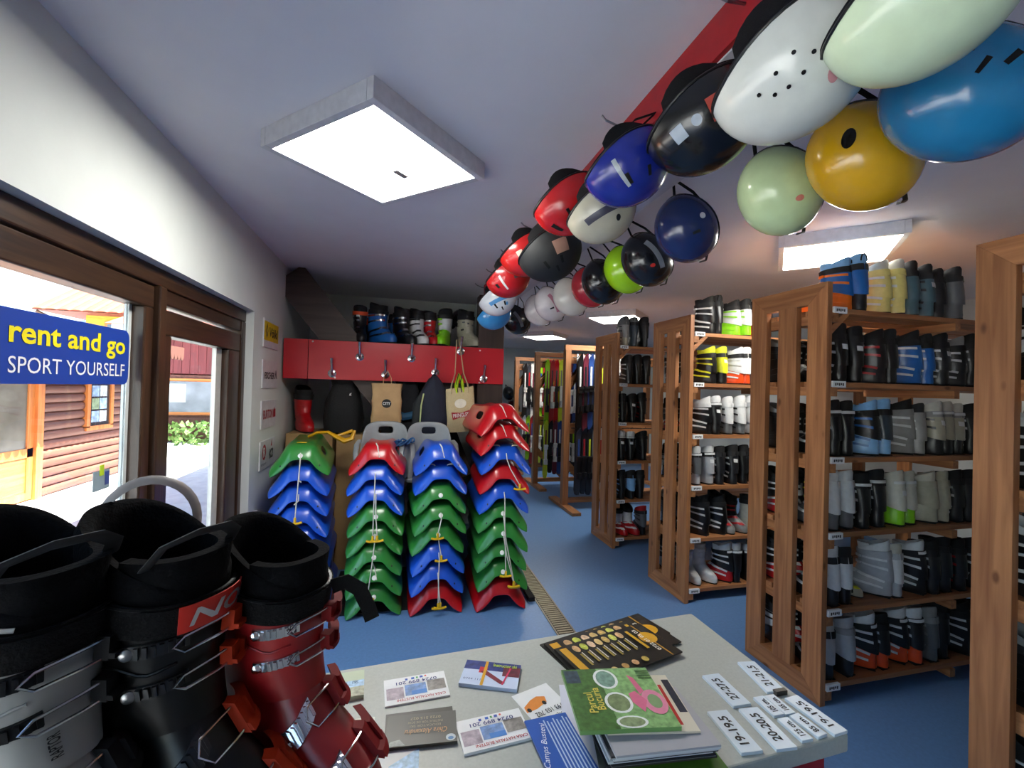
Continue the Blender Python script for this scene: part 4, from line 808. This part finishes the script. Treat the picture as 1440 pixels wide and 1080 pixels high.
MEN = dict(colour='#15130f', marks=[(.03, .06, .10, .94, '#cf9a22'), (.88, .0, .895, 1, '#b8862a'), (.90, .62, .98, .88, '#2a2824', 'n'), (.80, .40, .97, .74, '#d8a024', 'o')]+[(.14+i*.082, .74, .205+i*.082, .93, ['#c8a070', '#b8c050', '#d8b898', '#d0b070', '#c8a860', '#c8cc60', '#d0a878'][i], 'o', 'n') for i in range(7)]+[(.15+i*.082, .36+.03*(i % 2), .17+i*.082, .68, '#a08a3a') for i in range(7)]+[(.175+i*.082, .40, .185+i*.082, .70, '#d8d4c8') for i in range(7)]+[(.14+i*.11, .04, .20+i*.11, .17, ['#b8863a', '#c8b070', '#a8824a', '#d0a070', '#b8a050'][i], 'o', 'n') for i in range(5)]+[(.74, .62-i*.16, .77, .86-i*.16, '#d0a024') for i in range(3)],
           texts=[('0722 01 05 03', .84, .52, .66, .04, 90, '#f0ece0', .02)])
menpx = [(765, 903), (880, 865), (965, 917), (800, 957)]
sheet('menu_leaflet', 'black and gold menu leaflet, lowest of the fanned menus', 'leaflet', [(760, 908), (893, 862), (947, 890), (797, 940)], z=CZ, th=.002, group='menus', **MEN)
sheet('menu_leaflet', 'black and gold menu leaflet, middle of the fanned menus', 'leaflet', [(775, 906), (902, 864), (960, 905), (800, 950)], z=CZ+.0035, th=.002, group='menus', **MEN)
sheet('menu_leaflet', 'black and gold menu leaflet, top of the fanned menus', 'leaflet', [(782, 913), (893, 877), (966, 915), (830, 962)], z=CZ+.0068, th=.003, group='menus', **MEN)
sheet('leaflet', 'green edged leaflet at the bottom of the brochure pile', 'leaflet', [(850, 1010), (975, 1005), (1012, 1078), (880, 1110)], th=.004, colour='#5a8a2a')
for i in range(15):
    dk = i in (0, 1, 2, 4, 5, 8, 12); dx, dy = random.uniform(-4, 6)+i*.6, -i*1.3+random.uniform(-2, 2)
    sheet('brochure', '%s brochure, %s from the bottom of the brochure pile' % ('dark' if dk else 'pale', (BOOTN+['thirteenth', 'fourteenth', 'fifteenth'])[i]), 'brochure', [(826+dx, 990+dy), (945+dx, 985+dy), (996+dx, 1060+dy), (842+dx, 1085+dy)], z=CZ+.0042+i*.0031, th=.0028, colour=random.choice(['#3a3630', '#4c4844', '#2c2a30']) if dk else random.choice(['#c4c4c8', '#d4d6da', '#a8a8ae']), group='brochure pile')
sheet('brochure', 'cream brochure with red text peeking out under the green one', 'leaflet', [(830, 945), (935, 955), (985, 1020), (850, 1040)], z=CZ+.0511, th=.003, colour='#d8d0bc', marks=[(.82, .1, .86, .8, '#c03028'), (.9, .3, .99, .9, '#2a2c3a', 'n')])
sheet('brochure', 'green park brochure with white ovals and a pink horn, top of pile', 'leaflet', [(790, 941), (912, 940), (953, 1020), (815, 1030)], z=CZ+.0545, th=.006, colour='#6f9a58',
      marks=[(0, 0, .4, 1, '#4a7038', 'n'), (.4, 0, 1, 1, '#86b070', 'n'), (.02, .74, .18, .97, '#3a4a58', 'n'), (.33, .62, .60, .98, '#e8ece8', 'o'), (.36, .65, .57, .95, '#7a9a8a', 'o', 'n'), (.35, .22, .64, .56, '#e8ece8', 'o'), (.38, .25, .61, .53, '#7a8a60', 'o', 'n'), (.38, -.0, .70, .18, '#e8ece8', 'o'), (.41, .02, .67, .16, '#8a9a70', 'o', 'n'),
             (.75, .18, 1.0, .58, '#e08aa4', 'o'), (.81, .27, .95, .50, '#86a070', 'o'), (0, 0, 0, 0, '#d8708e', 'p', [(.72, .86), (.78, .8), (.82, .56), (.76, .5)]), (0, 0, 0, 0, '#d8708e', 'p', [(.64, .52), (.72, .56), (.80, .40), (.72, .22), (.64, .38)])]+[(.84, .78+i*.045, .99, .80+i*.045, '#4a6a3a') for i in range(4)],
      texts=[('Parcul', .20, .40, .32, .09, 90, '#e0d060', .01), ('Bucuria', .29, .46, .36, .09, 90, '#e0d060', .01)])
sheet('leaflet', 'white folded leaflet under the blue camp leaflet', 'leaflet', [(786, 962), (815, 965), (850, 1085), (800, 1085)], z=CZ+.0042, th=.002, colour='#d4d6e4')
sheet('leaflet', 'blue camp leaflet with white handwriting and text lines', 'leaflet', [(749, 1010), (798, 1003), (842, 1085), (765, 1110)], z=CZ+.0063, th=.003, colour='#2358b0', marks=[(.40+i*.075, .05, .43+i*.075, .94-.03*(i % 3), '#b8cce8') for i in range(8)], texts=[('Camps Busteni', .20, .55, .70, .16, 75, '#e8f0f8', .0, .25)])
# size plates
def plate(px, s, label, sub=None):
    sheet('size_plate', label, 'sign', px, th=.005, colour='#d2dee6', texts=[(s, .5, .5, .62, .55, 180, '#16181c', .03)] if True else (), group='size plates')
def plate2(a, b_, w, s, label):     # a: far end centre, b_: near end centre in the photo, reading from the near end
    p, q = at(a[0], a[1], 2, CZ+.005), at(b_[0], b_[1], 2, CZ+.005); U = (p-q); L = U.length; u = U.normalized(); M = plane_M((p+q)/2-Vector((0, 0, .005)), u, (-u.y, u.x, 0))
    t = thing('size_plate', label, 'sign', group='size plates on the counter'); t.matrix_world = M; MB().box(-L/2, L/2, -w/2, w/2, 0, .005).build('plate', mat('#cfdde8', .3, noise=.02), t, bevel=.0006)
    write(s, mat('#14161a', .5), t, Matrix.Translation((0, 0, .0054)), w=L*.68, h=w*.52, off=.025)
plate2((1049, 930), (1092, 972), 0.0354, '21-21,5', 'white size plate 21-21,5 near the counter edge')
plate2((999, 948), (1044, 991), 0.0354, '27-27,5', 'white size plate 27-27,5 left of the others')
plate2((1008, 999), (1058, 1057), 0.0354, '19-19,5', 'white size plate 19-19,5 nearest the brochures')
plate2((1052, 995), (1107, 1052), 0.0354, '20-20,5', 'white size plate 20-20,5 in the middle')
plate2((1066, 979), (1096, 1005), 0.0207, '105 cm.', 'white length plate 105 cm, left of its twin')
plate2((1081, 977), (1112, 1003), 0.0207, '105 cm.', 'white length plate 105 cm, right of its twin')
plate2((1100, 1009), (1136, 1040), 0.0207, '125 cm.', 'white length plate 125 cm')
plate2((1116, 1004), (1157, 1034), 0.0207, '85 cm.', 'white length plate 85 cm at the counter end')
plate2((1112, 979), (1183, 1030), 0.0293, '19-19,5', 'white size plate 19-19,5 along the outer counter edge')
p = at(1097, 973, 2, CZ+.004); tag(MB().box(p.x-.012, p.x+.012, p.y-.004, p.y+.004, CZ, CZ+.008).build('clip', mat('#4a4640', .4)), 'small dark clip beside the size plates', 'clip')

# ------------------------------------------------------------------ three large boots on the counter
HI = boot_meshes(56)
def hero(code, loc, rz, sc, label, lever, ladder, patch=None, loop=False, tloop=False, tail=False, rivet=CHROME):
    lo, cu, li, sp = code; t = thing('ski_boot', label, 'boot', loc, rz, 'display boots on the counter', sc)
    link(HI['sole'], 'sole', t, mat('#101012', .6)); link(HI['lower_shell'], 'lower_shell', t, lo); c_ = link(HI['cuff'], 'cuff', t, cu); link(HI['liner'], 'liner', t, li); tg = link(HI['tongue'], 'tongue', t, li); s_ = link(HI['strap'], 'strap', t, sp)
    b = MB(); b.tube([srf(CUFF, .285, radians(a), .001) for a in range(0, 361, 8)], .0035, 6); b.build('cuff_rim', mat('#151517', .4), c_, True)
    SH = -48
    for i, (pf, za, zb) in enumerate(BUCK):
        b = MB(); slab(b, pf, za-.008, za+.008, zb-.008, zb+.008, 112+SH, 60+SH, .0, .0035, 12)
        for q in range(7):
            a = lerp(100, 62, q/6)+SH; zz = lerp(za, zb, (112+SH-a)/52); slab(b, pf, zz-.0065, zz+.0065, zz-.0065, zz+.0065, a+2.2, a-1.2, .0035, .0065, 2)
        bk = b.build('buckle', ladder, t, True, sharp=25)
        p = Vector(srf(pf, za, radians(108+SH), .0035)); d_ = (p-Vector((0, -.05, p.z))).normalized(); b = MB().lathe([(0, 0), (.0062, 0), (.0062, .002), (.004, .0035), (0, .0038)], 14, M=Matrix.Translation(p) @ d_.to_track_quat('Z', 'Y').to_matrix().to_4x4()); b.build('rivet', rivet, bk, True)
        b = MB(); pts = [srf(pf, lerp(za, zb, f)+dz, radians(a+SH), o_) for a, f, dz, o_ in ((28, 1.0, .010, .012), (45, .95, .010, .009), (66, .8, .009, .010), (74, .75, .0, .011), (66, .8, -.009, .010), (45, .95, -.010, .009), (28, 1.0, -.010, .012))]; b.tube(pts, .0016, 6); b.build('bail', CHROME, bk, True)
        b = MB(); slab(b, pf, zb-.013, zb+.013, zb-.011, zb+.013, 34+SH, 20+SH, .002, .016, 4); slab(b, pf, zb-.009, zb+.011, zb-.004, zb+.010, 20+SH, -8+SH, .010, .021, 6); slab(b, pf, zb-.011, zb-.005, zb-.011, zb-.006, 34+SH, 6+SH, .014, .022, 4); b.build('lever', lever, bk, True, sharp=25)
    for i, (a, z) in enumerate(((92, .235), (94, .19))):
        p = Vector(srf(CUFF, z, radians(a), -.0002)); d_ = Vector((p.x, (p.y+.05), 0)).normalized(); MB().lathe([(0, 0), (.0045, 0), (.0045, .001), (.003, .0016), (0, .0016)], 12, M=Matrix.Translation(p) @ d_.to_track_quat('Z', 'Y').to_matrix().to_4x4()).build('screw', mat('#301014' if rivet is CHROME else '#8a8a90', .4), c_, True)
    b = MB(); b.tube([srf(CUFF, .212+.004*sin(k), radians(85-k*8), .0008) for k in range(9)], .0016, 6); b.build('groove_ridge', cu, c_, True)
    if loop:
        c0_ = Vector((-.030, -.100, .330)); ax_ = Vector((.80, -.60, 0))
        MB().tube([c0_+ax_*(.050*cos(a))+Vector((0, 0, .056*sin(a))) for a in [pi*(-.12+1.24*k/18) for k in range(19)]], .007, 8, flat=.25).build('pull_loop', mat('#a09894', .45), t, True)
    if tloop: MB().tube([(.05, .015, .318), (.046, .035, .342), (.02, .048, .352), (-.015, .046, .350), (-.04, .03, .335), (-.048, .012, .318)], .008, 8, flat=.3).build('tongue_loop', mat('#232326', .7), tg, True)
    if tail:
        p_ = Vector(srf(CUFF, .278, radians(-28), .005))
        pts = [p_, p_+Vector((-.016, .012, .004)), p_+Vector((-.034, .022, -.012)), p_+Vector((-.046, .030, -.044)), p_+Vector((-.050, .034, -.062))]; R = []; nn = Vector((.62, .79, 0))
        for i, q in enumerate(pts):
            d_ = (pts[min(i+1, 4)]-pts[max(i-1, 0)]).normalized(); w_ = d_.cross(nn).normalized()*.011; R.append([q-w_-nn*.001, q+w_-nn*.001, q+w_+nn*.001, q-w_+nn*.001])
        MB().loft(R).build('strap_tail', mat('#101012', .8, bump=.3, scale=400, spec=.2), s_)
    if patch:
        b = MB(); slab(b, CUFF, .2535, .2865, .2555, .2865, 23, -58, .0072, .0085, 20); b.build('strap_patch', mat('#c8281c', .5), s_, True)
        src = txt(patch, 1, .02, .25).copy(); xs = [v.co.x for v in src.vertices]; ys = [v.co.y for v in src.vertices]; x0, x1, y0_, y1_ = min(xs), max(xs), min(ys), max(ys)
        for v in src.vertices: v.co = Vector(srf(CUFF, lerp(.260, .281, (v.co.y-y0_)/(y1_-y0_)), radians(lerp(15, -105, (v.co.x-x0)/(x1-x0))), .0092))
        src.materials.clear(); src.materials.append(mat('#b8b8bc', .3, .6)); link(src, 'lettering', s_)
    return t
LN = mat('#0b0b0d', .9, noise=.3, scale=200, bump=.25, spec=.08); SPM = mat('#08080a', .8, noise=.2, scale=300, bump=.3, spec=.15)
RB = mat('#8c1418', .35, noise=.05, scale=12); KB = mat('#070708', .33, noise=.05, spec=.3); WB = mat('#8e8e8c', .38, noise=.08, scale=14)
hero((RB, RB, LN, SPM), (-.130, .655, CZ), radians(-130), .93, 'red ski boot with chrome buckles on the counter', mat('#6a0c10', .55, spec=.1), CHROME, tail=True)
hero((KB, KB, LN, SPM), (-.240, .606, CZ), radians(-122), 1.03, 'black ski boot with red lettered strap patch on the counter', mat('#a02c10', .55, spec=.1), mat('#101012', .3), 'NORDICA', True, True, rivet=STEEL)
hb = hero((WB, WB, LN, SPM), (-.340, .552, CZ), radians(-120), 1.06, 'grey white ski boot with black strap at the left edge', mat('#1c1c1e', .6, spec=.1), mat('#161618', .5, spec=.2), None, False, True, rivet=STEEL)
wb = hb
b = MB().tube([srf(LINER, .306, radians(a), .0005) for a in range(30, 96, 6)], .0022, 6); b.build('piping', mat('#b8b8b4', .5), wb, True)
src = txt('RAPTOR', 1, .01, 0).copy(); xs = [v.co.x for v in src.vertices]; ys = [v.co.y for v in src.vertices]
for v in src.vertices: v.co = Vector(srf(CUFF, lerp(.142, .172, (v.co.x-min(xs))/(max(xs)-min(xs))), radians(lerp(4, 12, (v.co.y-min(ys))/(max(ys)-min(ys)))), .0012))
src.materials.clear(); src.materials.append(mat('#101012')); link(src, 'lettering', wb)
